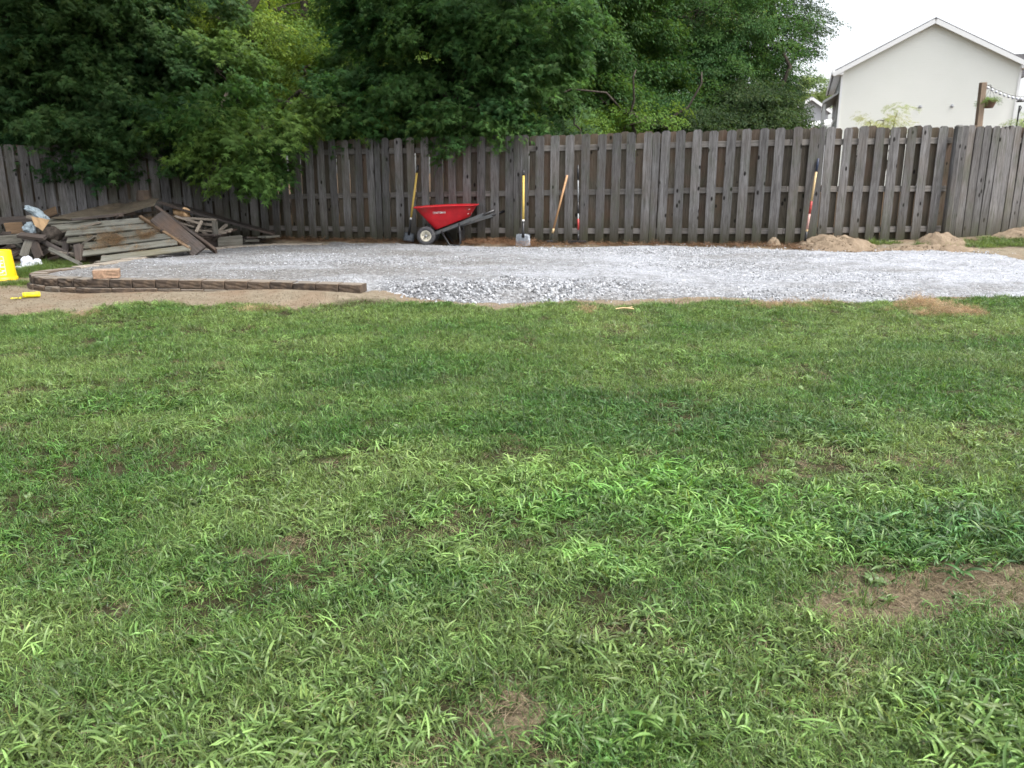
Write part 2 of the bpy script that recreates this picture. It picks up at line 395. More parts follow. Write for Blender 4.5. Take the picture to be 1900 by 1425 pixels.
CRAB = [(zone(1150, 900, 330, 60, 0), 1.0), (zone(1400, 980, 300, 60), 1.0), (zone(1620, 1010, 210, 60), 1.0), (zone(980, 930, 160, 50), 0.95), (zone(1120, 1040, 200, 40), 0.9), (zone(1700, 930, 230, 45), 0.9),
        (zone(1350, 800, 250, 35), 0.85), (zone(1150, 770, 160, 26), 0.55), (zone(1500, 815, 140, 25), 0.8), (zone(830, 780, 160, 26), 0.45), (zone(1700, 760, 140, 26), 0.55), (zone(750, 850, 170, 40), 0.6),
        (zone(1750, 1350, 260, 90), 1.0), (zone(1300, 1230, 280, 75), 0.85), (zone(1500, 1160, 180, 40), 0.7), (zone(1200, 1370, 190, 50), 0.9), (zone(560, 1370, 300, 70), 0.85), (zone(420, 1230, 200, 60), 0.55),
        (zone(830, 1060, 160, 60), 0.65), (zone(250, 1340, 170, 60), 0.5), (zone(60, 760, 130, 26), 0.6), (zone(300, 760, 150, 30), 0.6), (zone(520, 680, 120, 14), 0.4), (zone(180, 665, 60, 12), 0.5),
        (zone(60, 1390, 160, 60), 0.75), (zone(620, 960, 120, 30), 0.5), (zone(950, 1180, 180, 30), 0.35), (zone(850, 1400, 120, 50), 0.4), (zone(450, 920, 110, 30), 0.4), (zone(1240, 665, 110, 12), 0.5)]
DARK_AND_SHADE = [(zone(1760, 980, 170, 46), 1.3), (zone(1650, 1005, 100, 44), 1.1), (zone(1300, 790, 330, 34), 1.0), (zone(1100, 745, 200, 20), 0.9), (zone(720, 700, 280, 26), 0.8), (zone(420, 820, 260, 30), 0.5), (zone(180, 660, 70, 10), 0.8),
         (zone(1720, 670, 190, 26), 0.6), (zone(450, 745, 250, 20), 0.3), (zone(1330, 610, 120, 14), 0.55), (zone(950, 1100, 300, 60), 0.35), (zone(800, 1270, 250, 40), 0.35), (zone(140, 1290, 200, 60), 0.3), (zone(1850, 670, 90, 20), 0.5)]  # dark green clumps, plus soft shade bands painted into the grass tints
BACKLAWN = [(zone(1870, 452, 70, 9), 1.0), (zone(1790, 458, 60, 4), 0.8), (zone(1640, 451, 40, 3), 0.9), (zone(1960, 455, 60, 15), 1.0), (zone(1740, 458, 60, 4), 0.8)]
LEFTLAWN = [(zone(95, 497, 62, 10), 1.0), (zone(-60, 510, 140, 12), 1.0), (zone(30, 528, 30, 4), 0.8), (zone(210, 480, 90, 5), 0.6)]

fx = np.concatenate([np.array([-600, -250, -120, -60, -35, -22, -15.5]), np.arange(-12.5, 14.01, 0.065), np.array([16.5, 22, 35, 60, 120, 250, 600])])
fy = np.concatenate([np.array([-60, -20, -8, -3, -1]), np.arange(0.2, 17.0, 0.065), np.array([18.5, 22, 28, 40, 70, 130, 300, 700])])
GX, GY = np.meshgrid(fx, fy); gx, gy = GX.ravel(), GY.ravel()
padsdf = poly_sdf(np.stack([gx, gy], 1), PP)
nearm = np.clip((14 - np.abs(gx)) / 2, 0, 1) * np.clip((17 - gy) / 2, 0, 1)
rough_ = (fbm(gx * 1.1, gy * 1.1, 3) - 0.5) * 0.05 + (fbm(gx * 6, gy * 6, 3) - 0.5) * 0.025
lawn_w = np.clip((lawn_edge(gx) - gy) / 0.18 + (fbm(gx * 5, gy * 5, 3) - 0.5) * 2.4, 0, 1)
extra_l = np.maximum(zones(gx, gy, BACKLAWN), zones(gx, gy, LEFTLAWN))
lawn_w = np.maximum(lawn_w, extra_l)
dead_w = zones(gx, gy, DEAD)
zg = gz(gx, gy) + rough_ * nearm * 0.8
# dropped under the gravel bed, a shallow trough in the worn patch of the lawn
zg = np.where(padsdf > 0.12, zg - 0.03, zg)
zg = zg - 0.02 * zones(gx, gy, [(zone(1760, 1090, 200, 30), 1.0)])
berm = lambda x, y, w: np.interp(x, [-5.2, -2.4, -1.9, -0.6], [0.0, 0.08, 0.07, 0.0]) * np.clip(1.15 - w / 0.5, 0, 1)
wdg = np.min([seg_dist(np.stack([gx, gy], 1), WL[i], WL[i + 1]) for i in range(len(WL) - 1)], 0)
zg = zg + np.where(padsdf < 0.1, berm(gx, gy, wdg), 0)
nxg, nyg = len(fx), len(fy)
ii = np.arange(nyg - 1)[:, None] * nxg + np.arange(nxg - 1)[None, :]
FG = np.stack([ii, ii + 1, ii + nxg + 1, ii + nxg], -1).reshape(-1, 4)
b = NB("soil"); c = b.coord()
n1 = b.noise(c, 9, 8, 0.75); n2 = b.noise(c, 55, 6, 0.7); n3 = b.noise(c, 1.3, 4, 0.6)
lawn_c = b.ramp(n1, [(0.3, (0.035, 0.032, 0.016)), (0.55, (0.055, 0.050, 0.026)), (0.75, (0.10, 0.085, 0.05))])
dead_c = b.ramp(n2, [(0.3, (0.09, 0.072, 0.046)), (0.5, (0.185, 0.150, 0.096)), (0.7, (0.28, 0.235, 0.155))])
sand_c = b.ramp(n1, [(0.3, (0.165, 0.135, 0.098)), (0.5, (0.245, 0.208, 0.152)), (0.72, (0.315, 0.275, 0.208))])
sand_c = b.mix(b.ramp(n3, [(0.45, 0.0), (0.65, 0.55)]), sand_c, (0.22, 0.145, 0.095))
sand_c = b.mix(b.ramp(n2, [(0.55, 0.0), (0.7, 0.5)]), sand_c, (0.16, 0.12, 0.08))
dd = b.ramp(b.math('ADD', b.attr("dead"), b.math('MULTIPLY', b.math('SUBTRACT', b.noise(c, 17, 6, 0.75), 0.5), 1.5)), [(0.38, 0.0), (0.62, 1.0)])
clod = b.noise(c, 28, 5, 0.8, 0.8)
dead_c = b.mix(b.ramp(clod, [(0.50, 0.0), (0.60, 0.85)]), dead_c, (0.075, 0.056, 0.038))
col = b.mix(dd, lawn_c, dead_c); col = b.mix(b.attr("lawn"), sand_c, col)
duff = b.ramp(n2, [(0.35, (0.03, 0.022, 0.014)), (0.6, (0.10, 0.065, 0.035)), (0.8, (0.17, 0.10, 0.055))])
col = b.mix(b.attr("duff"), col, duff)
b.bsdf(col, 0.95, 0.1, 0, b.bump(b.math('ADD', n2, clod), 0.9, 0.03)); MAT['soil'] = b.m
yfa = fence_y(gx)
duff_w = np.clip((gy - yfa + 0.5 + (fbm(gx * 3, gy * 3, 3) - 0.5) * 1.2) / 0.3, 0, 1)
duff_w = np.maximum(duff_w, np.clip((-5.9 - gx) / 0.6, 0, 1) * np.clip((gy - 11.3) / 0.8, 0, 1) * (1 - extra_l))
duff_w *= np.where((gx > 4.6) & (gy < yfa + 0.3), 0.25, 1.0)
me = mesh_np("ground", np.stack([gx, gy, zg], 1), FG, MAT['soil'], dict(lawn=lawn_w, dead=dead_w, duff=duff_w), smooth=True)
props(link("ground", me), kind="structure")

def ground_z(x, y):
    """height of the ground sheet as built (without its fine roughness outside the near area)"""
    x = np.asarray(x, float); y = np.asarray(y, float)
    return gz(x, y) + ((fbm(x * 1.1, y * 1.1, 3) - 0.5) * 0.05 + (fbm(x * 6, y * 6, 3) - 0.5) * 0.025) * 0.8

# ------------------------------------------------------------------ gravel bed
px_ = np.arange(-7.0, 14.0, 0.05); py_ = np.arange(8.0, 15.6, 0.05)
AX, AY = np.meshgrid(px_, py_); ax, ay = AX.ravel(), AY.ravel()
sd = poly_sdf(np.stack([ax, ay], 1), PP)
wd = np.min([seg_dist(np.stack([ax, ay], 1), WL[i], WL[i + 1]) for i in range(len(WL) - 1)], 0)
BANK = [(zone(860, 550, 190, 14), 1.0), (zone(1000, 548, 130, 14), 1.0), (zone(720, 545, 40, 10), 1.0), (zone(1150, 545, 120, 12), 0.7), (zone(1630, 553, 90, 9), 0.7), (zone(1400, 552, 100, 8), 0.5)]
STONY = [(zone(660, 505, 200, 9), 0.75), (zone(1000, 470, 160, 8), 0.9), (zone(1250, 470, 230, 10), 0.9), (zone(1330, 500, 190, 14), 0.8), (zone(560, 490, 120, 8), 0.5), (zone(820, 495, 160, 8), 0.6),
         (zone(1500, 480, 160, 9), 0.5), (zone(1480, 520, 180, 12), 0.6), (zone(1560, 545, 150, 9), 0.7), (zone(1200, 540, 160, 12), 0.5), (zone(950, 520, 150, 5), 0.3), (zone(300, 500, 120, 6), 0.25), (zone(1750, 470, 120, 6), 0.5), (zone(640, 470, 60, 4), 0.4)] + BANK
def stoniness(x, y): return zones(x, y, STONY, 1.6)
st = stoniness(ax, ay)
smooth_in = np.clip(sd / 0.45, 0, 1); smooth_in = smooth_in * smooth_in * (3 - 2 * smooth_in)
fac = np.maximum(smooth_in, wallterm(ax, wd, sd))
az = gz(ax, ay) - 0.012 + (Hf(ax, ay) + 0.012) * fac + np.where(sd > 0, 1, 0) * ((fbm(ax * 1.7, ay * 4, 3) - 0.5) * 0.035 + (fbm(ax * 9, ay * 9, 2) - 0.5) * 0.022)
def pad_z(x, y):
    x = np.atleast_1d(np.asarray(x, float)); y = np.atleast_1d(np.asarray(y, float)); P = np.stack([x, y], 1)
    s = poly_sdf(P, PP); w = np.min([seg_dist(P, WL[i], WL[i + 1]) for i in range(len(WL) - 1)], 0)
    si = np.clip(s / 0.45, 0, 1); si = si * si * (3 - 2 * si)
    f = np.maximum(si, wallterm(x, w, s))
    return gz(x, y) - 0.012 + (Hf(x, y) + 0.012) * f + ((fbm(x * 1.7, y * 4, 3) - 0.5) * 0.035 + (fbm(x * 9, y * 9, 2) - 0.5) * 0.022)
keep = (sd > -0.10)
nx_, ny_ = len(px_), len(py_)
ii = (np.arange(ny_ - 1)[:, None] * nx_ + np.arange(nx_ - 1)[None, :]).ravel()
ok = keep[ii] & keep[ii + 1] & keep[ii + nx_] & keep[ii + nx_ + 1]
ok &= ~((wd[ii] < 0.12) & (sd[ii] < 0))
FGr = np.stack([ii, ii + 1, ii + nx_ + 1, ii + nx_], -1)[ok]
pale_ = np.clip(0.5 + (ax - 0.2) * 0.085 + (fbm(ax * 0.6 + 4, ay * 2.6, 4) - 0.5) * 1.5, 0, 1)  # random patches; darker leftwards, painting tree shade into the gravel
used = np.unique(FGr); rem = -np.ones(len(ax), int); rem[used] = np.arange(len(used))
b = NB("gravel_dust"); c = b.coord()
n1 = b.noise(b.mapping(c, (1.0, 2.2, 1.0)), 1.6, 6, 0.7); n2 = b.noise(c, 38, 6, 0.75); n3 = b.noise(c, 140, 3, 0.7)
v = b.n("ShaderNodeTexVoronoi"); v.inputs["Scale"].default_value = 30; b.l(c, v.inputs["Vector"])
sep = b.n("ShaderNodeSeparateColor"); b.l(v.outputs["Color"], sep.inputs[0])
chips = b.ramp(sep.outputs[0], [(0.1, (0.08, 0.083, 0.09)), (0.5, (0.20, 0.207, 0.22)), (0.9, (0.40, 0.41, 0.43))])
pale = b.attr('pale')
dust = b.ramp(b.math('ADD', n1, b.math('MULTIPLY', b.math('SUBTRACT', pale, 0.5), 0.5)), [(0.25, (0.135, 0.128, 0.118)), (0.5, (0.225, 0.232, 0.242)), (0.75, (0.345, 0.362, 0.395))])
col = b.mix(b.ramp(n2, [(0.45, 0.15), (0.62, 0.65)]), dust, chips)
col = b.mix(b.math('MULTIPLY', b.attr("stony"), 0.6), col, chips)
col = b.mix(b.ramp(n3, [(0.58, 0.0), (0.7, 0.6)]), col, (0.14, 0.14, 0.15))
b.bsdf(col, 0.9, 0.2, 0, b.bump(b.math('ADD', n2, b.math('MULTIPLY', v.outputs["Distance"], -1.0)), 0.9, 0.02)); MAT['gravel'] = b.m
me = mesh_np("gravel_pad", np.stack([ax, ay, az], 1)[used], rem[FGr], MAT['gravel'], dict(stony=st[used], pale=pale_[used]), smooth=True)
props(link("gravel_pad", me), kind="structure")

# ------------------------------------------------------------------ scatter by geometry nodes (stuff only)
LIB = {}
def library(name, meshes):
    c_ = bpy.data.collections.new(name)
    for i, m_ in enumerate(meshes):
        o = bpy.data.objects.new("%s_%03d" % (name, i), m_); c_.objects.link(o)
    LIB[name] = c_; return c_
def scatter(name, P, rot, scl, idx, tint, lib, parent=None, **pr):
    """P (n,3) rot euler (n,3) scl (n,) idx (n,) tint (n,3)"""
    me = bpy.data.meshes.new(name); n = len(P)
    me.vertices.add(n); me.vertices.foreach_set("co", np.asarray(P, np.float32).ravel())
    for nm, a, t in (("rot", rot, 'FLOAT_VECTOR'), ("tint", tint, 'FLOAT_COLOR')):
        at_ = me.attributes.new(nm, t, 'POINT'); a = np.asarray(a, np.float32)
        if t == 'FLOAT_COLOR': at_.data.foreach_set("color", np.concatenate([a, np.ones((n, 1), np.float32)], 1).ravel())
        else: at_.data.foreach_set("vector", a.ravel())
    at_ = me.attributes.new("scl", 'FLOAT', 'POINT'); at_.data.foreach_set("value", np.asarray(scl, np.float32))
    at_ = me.attributes.new("idx", 'INT', 'POINT'); at_.data.foreach_set("value", np.asarray(idx, np.int32))
    o = bpy.data.objects.new(name, me); COL.objects.link(o)
    if parent is not None: o.parent = parent
    g = bpy.data.node_groups.new("scatter_" + name, 'GeometryNodeTree')
    g.interface.new_socket("Geometry", in_out='INPUT', socket_type='NodeSocketGeometry')
    g.interface.new_socket("Geometry", in_out='OUTPUT', socket_type='NodeSocketGeometry')
    gi = g.nodes.new("NodeGroupInput"); go = g.nodes.new("NodeGroupOutput")
    ci = g.nodes.new("GeometryNodeCollectionInfo"); ci.inputs["Collection"].default_value = LIB[lib]
    ci.inputs["Separate Children"].default_value = True; ci.inputs["Reset Children"].default_value = True
    ip = g.nodes.new("GeometryNodeInstanceOnPoints"); ip.inputs["Pick Instance"].default_value = True
    def na(nm, dt):
        x = g.nodes.new("GeometryNodeInputNamedAttribute"); x.data_type = dt; x.inputs["Name"].default_value = nm; return x.outputs[0]
    er = g.nodes.new("FunctionNodeEulerToRotation")
    g.links.new(na("rot", 'FLOAT_VECTOR'), er.inputs[0]); g.links.new(er.outputs[0], ip.inputs["Rotation"])
    g.links.new(gi.outputs[0], ip.inputs["Points"]); g.links.new(ci.outputs[0], ip.inputs["Instance"])
    g.links.new(na("idx", 'INT'), ip.inputs["Instance Index"]); g.links.new(na("scl", 'FLOAT'), ip.inputs["Scale"])
    g.links.new(ip.outputs[0], go.inputs[0])
    mod = o.modifiers.new("scatter", 'NODES'); mod.node_group = g
    return props(o, **pr)

# stones
def stone_mesh(seed):
    r = random.Random(seed); bm = bmesh.new()
    for _ in range(11):
        v = Vector((r.gauss(0, 1), r.gauss(0, 1), r.gauss(0, 1))).normalized()
        bm.verts.new((v.x * 0.5 * r.uniform(.75, 1), v.y * 0.40 * r.uniform(.75, 1), v.z * 0.30 * r.uniform(.75, 1)))
    rr = bmesh.ops.convex_hull(bm, input=bm.verts)
    for v in [v for v in bm.verts if not v.link_faces]: bm.verts.remove(v)
    return bm_mesh("stone", bm, MAT['stone'])
b = NB("stone"); t = b.attr("tint", 'INSTANCER', "Color"); n = b.noise(b.coord(), 3, 5, 0.7)
cc = b.mix(b.ramp(n, [(0.4, 0.0), (0.75, 0.6)]), t, (0.62, 0.62, 0.62)); b.bsdf(cc, 0.8, 0.3, 0, b.bump(n, 0.4, 0.05)); MAT['stone'] = b.m
library("stones", [stone_mesh(i) for i in range(10)])
b = NB("clod"); t = b.attr("tint", 'INSTANCER', "Color"); b.bsdf(t, 0.95, 0.1, 0, b.bump(b.noise(b.coord(), 4, 5, 0.8), 0.8, 0.1)); MAT['clod'] = b.m
_cl = []
for i in range(10):
    m_ = stone_mesh(50 + i); m_.materials[0] = MAT['clod']; _cl.append(m_)
library("clods", _cl)
N = 90000
sx = rng.uniform(-6.8, 12.5, N); sy = rng.uniform(8.6, 15.2, N)
s_ = poly_sdf(np.stack([sx, sy], 1), PP); sw = stoniness(sx, sy); bank = zones(sx, sy, BANK, 1.3)
fine = np.clip(fbm(sx * 1.5, sy * 3.5, 4) * 2.2 - 0.75, 0, 1)
prob = (0.05 + 0.93 * np.maximum(sw, fine * 0.45)) * np.where(sx > 5, 0.55, 1.0)
spill = (s_ > -0.14) & (s_ <= 0.0) & (rng.random(N) < 0.10) & (sx > -1.9)
wds = np.min([seg_dist(np.stack([sx, sy], 1), WL[i], WL[i + 1]) for i in range(len(WL) - 1)], 0)
k = (((s_ > 0.0) & (rng.random(N) < prob)) | spill) & ~((wds < 0.24) & (s_ > -1))
sx, sy, s_, bank, sw = sx[k], sy[k], s_[k], bank[k], sw[k]; n = len(sx)
size = rng.uniform(0.018, 0.038, n) * (1 + 0.7 * bank) * (0.75 + 0.35 * sw)
zz = np.where(s_ > -0.06, np.maximum(pad_z(sx, sy), ground_z(sx, sy)), ground_z(sx, sy))
lum = np.clip(rng.normal(0.275, 0.15, n) + 0.018 * sx - 0.06 * (bank > 0.3) - 0.07 * ((sy > 12.2) & (sx < 3.6)), 0.09, 0.78)  # stones also darken leftwards with the painted tree shade
tint = np.stack([lum * 0.95, lum * 0.99, lum * 1.07], 1)
scatter("crushed_stone", np.stack([sx, sy, zz + size * 0.10], 1), rng.uniform(0, 6.28, (n, 3)), size, rng.integers(0, 10, n), tint, "stones",
        label="loose grey and white crushed stone spread over the gravel pad", cat="gravel", kind="stuff")

# ------------------------------------------------------------------ retaining wall
def block_mesh(seed, L, D, H, rough=0.008):
    r = random.Random(seed); bm = bmesh.new()
    nx, nz = 7, 4
    bmesh.ops.create_cube(bm, size=1.0)
    for v in bm.verts: v.co = Vector((v.co.x * L, v.co.y * D, v.co.z * H))
    bmesh.ops.bevel(bm, geom=list(bm.edges), offset=0.007, segments=1, affect='EDGES')
    fr = [f for f in bm.faces if f.normal.y < -0.9]
    bmesh.ops.subdivide_edges(bm, edges=list({e for f in fr for e in f.edges}), cuts=3, use_grid_fill=True)
    for v in bm.verts:
        if v.co.y < -D * 0.4: v.co.y -= r.uniform(-rough, rough * 1.4)
    return bm_mesh("block", bm)
class Poly:
    def __init__(s, pts):
        s.p = [Vector((p.x, p.y, 0)) for p in pts]; s.c = [0]
        for a, b_ in zip(s.p[:-1], s.p[1:]): s.c.append(s.c[-1] + (b_ - a).length)
    def __call__(s, d):
        d = max(0, min(d, s.c[-1] - 1e-6)); i = max(k for k in range(len(s.c) - 1) if s.c[k] <= d)
        t = (d - s.c[i]) / max(1e-9, s.c[i + 1] - s.c[i]); return s.p[i].lerp(s.p[i + 1], t), (s.p[i + 1] - s.p[i]).normalized()
wallp = Poly(wall_line); LT = wallp.c[-1]
wall = empty("retaining_wall", tuple(wall_line[-1]), label="low curved retaining wall of rough brown garden blocks along the gravel pad", cat="retaining wall")
wall.location = (0, 0, 0)
dtip = wallp.c[10]
bmv = [block_mesh(100 + i, 0.275, 0.20, 0.1, 0.004) for i in range(5)]
bms = [block_mesh(200 + i, 0.20, 0.20, 0.1) for i in range(3)]
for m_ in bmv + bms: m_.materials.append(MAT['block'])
bmc = [block_mesh(300 + i, 0.275, 0.20, 0.1, 0.004) for i in range(3)]
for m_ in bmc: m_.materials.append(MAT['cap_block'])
rr = random.Random(5)
for row in (0, 1):
    d = 0.14 if row == 0 else (dtip - 2.2 + 0.0)
    if row == 1: d += 0.14
    while d < LT - (0.02 if row == 0 else 0.0) :
        p, tdir = wallp(d); q, _ = wallp(min(d + 0.14, LT)); q0, _ = wallp(max(d - 0.14, 0)); tdir = (q - q0).normalized()
        nrm = Vector((tdir.y, -tdir.x, 0))           # outward side
        front = d > dtip - 0.9
        zt = float(pad_top(p.x, p.y)) + 0.012
        z = zt - 0.05 - row * 0.102
        near_tip = abs(d - dtip) < 0.9
        me = rr.choice(bms if near_tip else (bmv if front else bmc))
        L_ = 0.205 if near_tip else 0.28
        o = link("block", me, None, wall)
        o.location = (p.x - nrm.x * 0.09 + nrm.x * row * 0.025, p.y - nrm.y * 0.09 + nrm.y * row * 0.025, z + rr.uniform(-0.004, 0.004))
        # local -Y faces outwards
        o.rotation_euler = (rr.uniform(-0.012, 0.012), rr.uniform(-0.012, 0.012), math.atan2(nrm.y, nrm.x) + math.pi / 2 + rr.uniform(-0.02, 0.02))
        d += L_ + rr.uniform(0.002, 0.008)
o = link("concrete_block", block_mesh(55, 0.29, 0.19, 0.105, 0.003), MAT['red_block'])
p = hitp(194, 519); o.location = (p.x, p.y + 0.07, float(pad_top(p.x, p.y)) + 0.012 + 0.055); o.rotation_euler = (0, 0, R(20))
props(o, "terracotta coloured block lying loose on top of the retaining wall", "block")

# ================================================================== FENCES
def picket_mesh(seed, w=0.14, t=0.016, h=1.83, back=False):
    """board 12-50 triangles: dog-eared top, slight warp, centred on x, foot at z=0, h tall"""
    r = random.Random(seed); ear = w * 0.23
    bow = r.uniform(-0.010, 0.010); cup = r.uniform(-0.006, 0.006); nick = r.uniform(0, 0.012)
    prof = [(-w / 2, 0.0), (-w / 2 + r.uniform(-.003, .003), h * 0.35), (-w / 2 + r.uniform(-.003, .003), h * 0.7), (-w / 2, h - ear), (-w / 2 + ear, h - nick), (w / 2 - ear, h), (w / 2, h - ear),
            (w / 2 + r.uniform(-.003, .003), h * 0.7), (w / 2 + r.uniform(-.003, .003), h * 0.35), (w / 2, 0.0)]
    bm = bmesh.new(); F = []; B = []
    for x, z in prof:
        y = bow * math.sin(math.pi * z / h) + cup * (x / w) * (z / h)
        F.append(bm.verts.new((x, y - t / 2, z))); B.append(bm.verts.new((x, y + t / 2, z)))
    def strip(A, flip):
        q = [(0, 1, 8, 9), (1, 2, 7, 8), (2, 3, 6, 7), (3, 4, 5, 6)]
        for a in q:
            vs = [A[i] for i in a]; bm.faces.new(vs if flip else vs[::-1])
    strip(F, True); strip(B, False)
    n = len(prof)
    for i in range(n):
        j = (i + 1) % n; bm.faces.new((F[i], F[j], B[j], B[i]))
    return bm_mesh("picket", bm, MAT['picket_back'] if back else MAT['picket'])
PKF = [picket_mesh(i) for i in range(10)]
PKB = [picket_mesh(50 + i, back=True) for i in range(6)]
PKN = [picket_mesh(80 + i, w=0.105) for i in range(3)]
class FenceLine:
    def __init__(s, nodes):
        # nodes: (pixel x, top y, base y, rail y, distance)
        s.n = []
        for px, ty, by, ry, Y in nodes:
            T, Bm, Rr = at(px, ty, Y), at(px, by, Y), at(px, ry, Y)
            s.n.append((Vector((Bm.x, Y, 0)), T.z, Bm.z, Rr.z))
        s.c = [0]
        for a, b_ in zip(s.n[:-1], s.n[1:]): s.c.append(s.c[-1] + (b_[0] - a[0]).length)
    def __call__(s, d):
        d = max(0, min(d, s.c[-1] - 1e-6)); i = max(k for k in range(len(s.c) - 1) if s.c[k] <= d)
        t = (d - s.c[i]) / (s.c[i + 1] - s.c[i]); a, b_ = s.n[i], s.n[i + 1]
        return a[0].lerp(b_[0], t), (b_[0] - a[0]).normalized(), a[1] + (b_[1] - a[1]) * t, a[2] + (b_[2] - a[2]) * t, a[3] + (b_[3] - a[3]) * t
def build_fence(nodes, label, pitch, seed, name="wooden_fence", back=True, gapless=False, seams=2.44, lean=0.0):
    L = FenceLine(nodes); tot = L.c[-1]; r = random.Random(seed)
    root = empty(name, (0, 0, 0), label=label, cat="fence")
    def put(me, d, off, nm, dz=0.0, hs=1.0):
        p, t, zt, zb, zr = L(d); nr = Vector((t.y, -t.x, 0))          # towards the yard
        o = link(nm, me, None, root); q = p + nr * off
        o.location = (q.x, q.y, zb - 0.03 + dz)
        o.rotation_euler = (r.uniform(-0.006, 0.006), r.uniform(-0.011, 0.011) + lean, math.atan2(t.y, t.x) + r.uniform(-0.01, 0.01))
        o.scale = (r.uniform(0.95, 1.04) * (1.10 if off < 0 else 1.0), 1, (zt - zb + 0.03 + r.uniform(-0.018, 0.014)) / 1.83 * hs)
        return o
    # front boards
    d = pitch * 0.4; nxt = seams; front = []
    while d < tot - 0.02:
        put(r.choice(PKF), d, 0.031 + r.uniform(0, 0.004), "picket"); front.append(d)
        step = pitch * r.uniform(0.95, 1.05)
        if d + step > nxt:                      # panel joint: boards stand close together
            put(r.choice(PKN), d + 0.128, 0.033, "picket"); step = 0.268; nxt += seams
        d += step
    if back:
        for a, b_ in zip(front, front[1:] + [front[-1] + pitch]):
            put(r.choice(PKB), (a + b_) / 2 + r.uniform(-0.006, 0.006), -0.031 - r.uniform(0, 0.004), "picket", hs=r.uniform(0.992, 1.004))
            if b_ - a > 0.262: put(r.choice(PKB), a + 0.02, -0.050, "picket")
    # rails, one per panel and height
    d = 0.0
    while d < tot - 0.05:
        e = min([d + seams, tot] + [c_ for c_ in L.c if d + 0.35 < c_ < d + seams])
        for kind in (0, 1, 2):
            P = []
            for dd in (d + 0.003, e - 0.003):
                p, t, zt, zb, zr = L(dd)
                z = (zt - 0.215, zr, zb + 0.20)[kind]; P.append(Vector((p.x, p.y, z)))
            bm = bmesh.new(); ln = (P[1] - P[0]).length
            add_box(bm, ln, 0.036, 0.088, None, 0.003, (ln / 2, 0, 0))
            o = link("rail", bm_mesh("rail", bm, MAT['rail']), None, root); o.matrix_world = frame(P[0], P[1])
        p, t, zt, zb, zr = L(d)
        d = e
    # posts stand in the plane of the rails' back
    d = 0.0; k = 0
    while d < tot + 0.01:
        p, t, zt, zb, zr = L(min(d, tot)); nr = Vector((t.y, -t.x, 0)); h = zt - zb - 0.12
        bm = bmesh.new(); add_box(bm, 0.088, 0.05, h + 0.2, None, 0.004, (0, 0, h / 2 - 0.1))
        q = p - nr * 0.078
        o = link("post", bm_mesh("post", bm, MAT['picket_back']), None, root); o.location = (q.x, q.y, zb); o.rotation_euler = (0, 0, math.atan2(t.y, t.x)); d += seams
    return root, L
left_root, left_L = build_fence([(-900, 267, 470, 387, 11.9), (-420, 268, 462, 385, 12.78), (0, 270, 452, 381, 13.9), (200, 266, 448, 376, 14.48), (484, 264, 443, 366, 15.4)],
    "long weathered fence behind the debris pile, half hidden under hanging branches", 0.175, 11)
main_root, main_L = build_fence([(488, 263, 443, 366, 15.35), (650, 258, 446, 363, 14.786), (1000, 250, 451, 358, 13.7), (1250, 242.5, 452, 354, 13.186), (1450, 237, 453, 351, 12.8), (1742, 233, 448, 350, 12.93)],
    "grey board fence running behind the red wheelbarrow and the leaning tools", 0.248, 12)
right_root, right_L = build_fence([(1752, 233, 448, 350, 12.95), (1900, 235, 438, 352, 13.4), (2400, 250, 430, 358, 14.7)],
    "closely boarded grey fence section below the cream house at the right", 0.152, 13)
# the corner post between the two, its top standing above the boards
p = at(1746, 448, 12.90); bm = bmesh.new(); h = at(1746, 229, 12.9).z - p.z
add_box(bm, 0.11, 0.10, h, None, 0.022, (0, 0, h / 2))
o = link("fence_post", bm_mesh("fence_post", bm, MAT['picket'])); o.location = (p.x, p.y - 0.09, p.z - 0.03)
props(o, "round-topped corner post of the fence left of the hanging basket pole", "fence post")

# ================================================================== HOUSES BEYOND
b = NB("vinyl_siding_cream"); c = b.coord(); n = b.noise(c, 0.6, 3, 0.5)
b.bsdf(b.ramp(n, [(0.3, (0.81, 0.825, 0.76)), (0.7, (0.84, 0.85, 0.79))]), 0.55, 0.3); MAT['siding'] = b.m
MAT['siding_grey'] = m_plain("vinyl_siding_grey", (0.42, 0.43, 0.45), 0.6, var=0.05, scale=1)
MAT['trim'] = m_plain("white_trim", (0.82, 0.83, 0.82), 0.5, var=0.03, scale=1)
MAT['shingle'] = m_plain("roof_shingle", (0.17, 0.165, 0.17), 0.95, var=0.3, scale=12)
MAT['glass_dark'] = m_plain("window_glass", (0.03, 0.04, 0.05), 0.08, var=0.1, scale=1, spec=0.8)
def gable_wall(name, width, z0, zeave, zapex, mat, parent, lap=0.115):
    """lapped siding, one overlapping course above another, in the X-Z plane facing -Y"""
    V = []; Fc = []
    z = z0
    def half(zz): return width / 2 if zz <= zeave else max(0.0, width / 2 * (zapex - zz) / (zapex - zeave))
    while z < zapex - 0.02:
        z1 = min(z + lap, zapex - 0.01); a, b2 = half(z), half(z1); i = len(V)
        V += [(-a, -0.010, z), (a, -0.010, z), (b2, 0, z1), (-b2, 0, z1), (-a, 0, z), (a, 0, z)]
        Fc += [(i, i + 1, i + 2, i + 3), (i + 4, i + 5, i + 1, i)]
        z = z1
    return link(name, mesh_np(name, V, Fc, mat), None, parent)
def wall_box(name, P, mat, parent):
    bm = bmesh.new(); vs = [bm.verts.new(p) for p in P]; bm.faces.new(vs); return link(name, bm_mesh(name, bm, mat), None, parent)
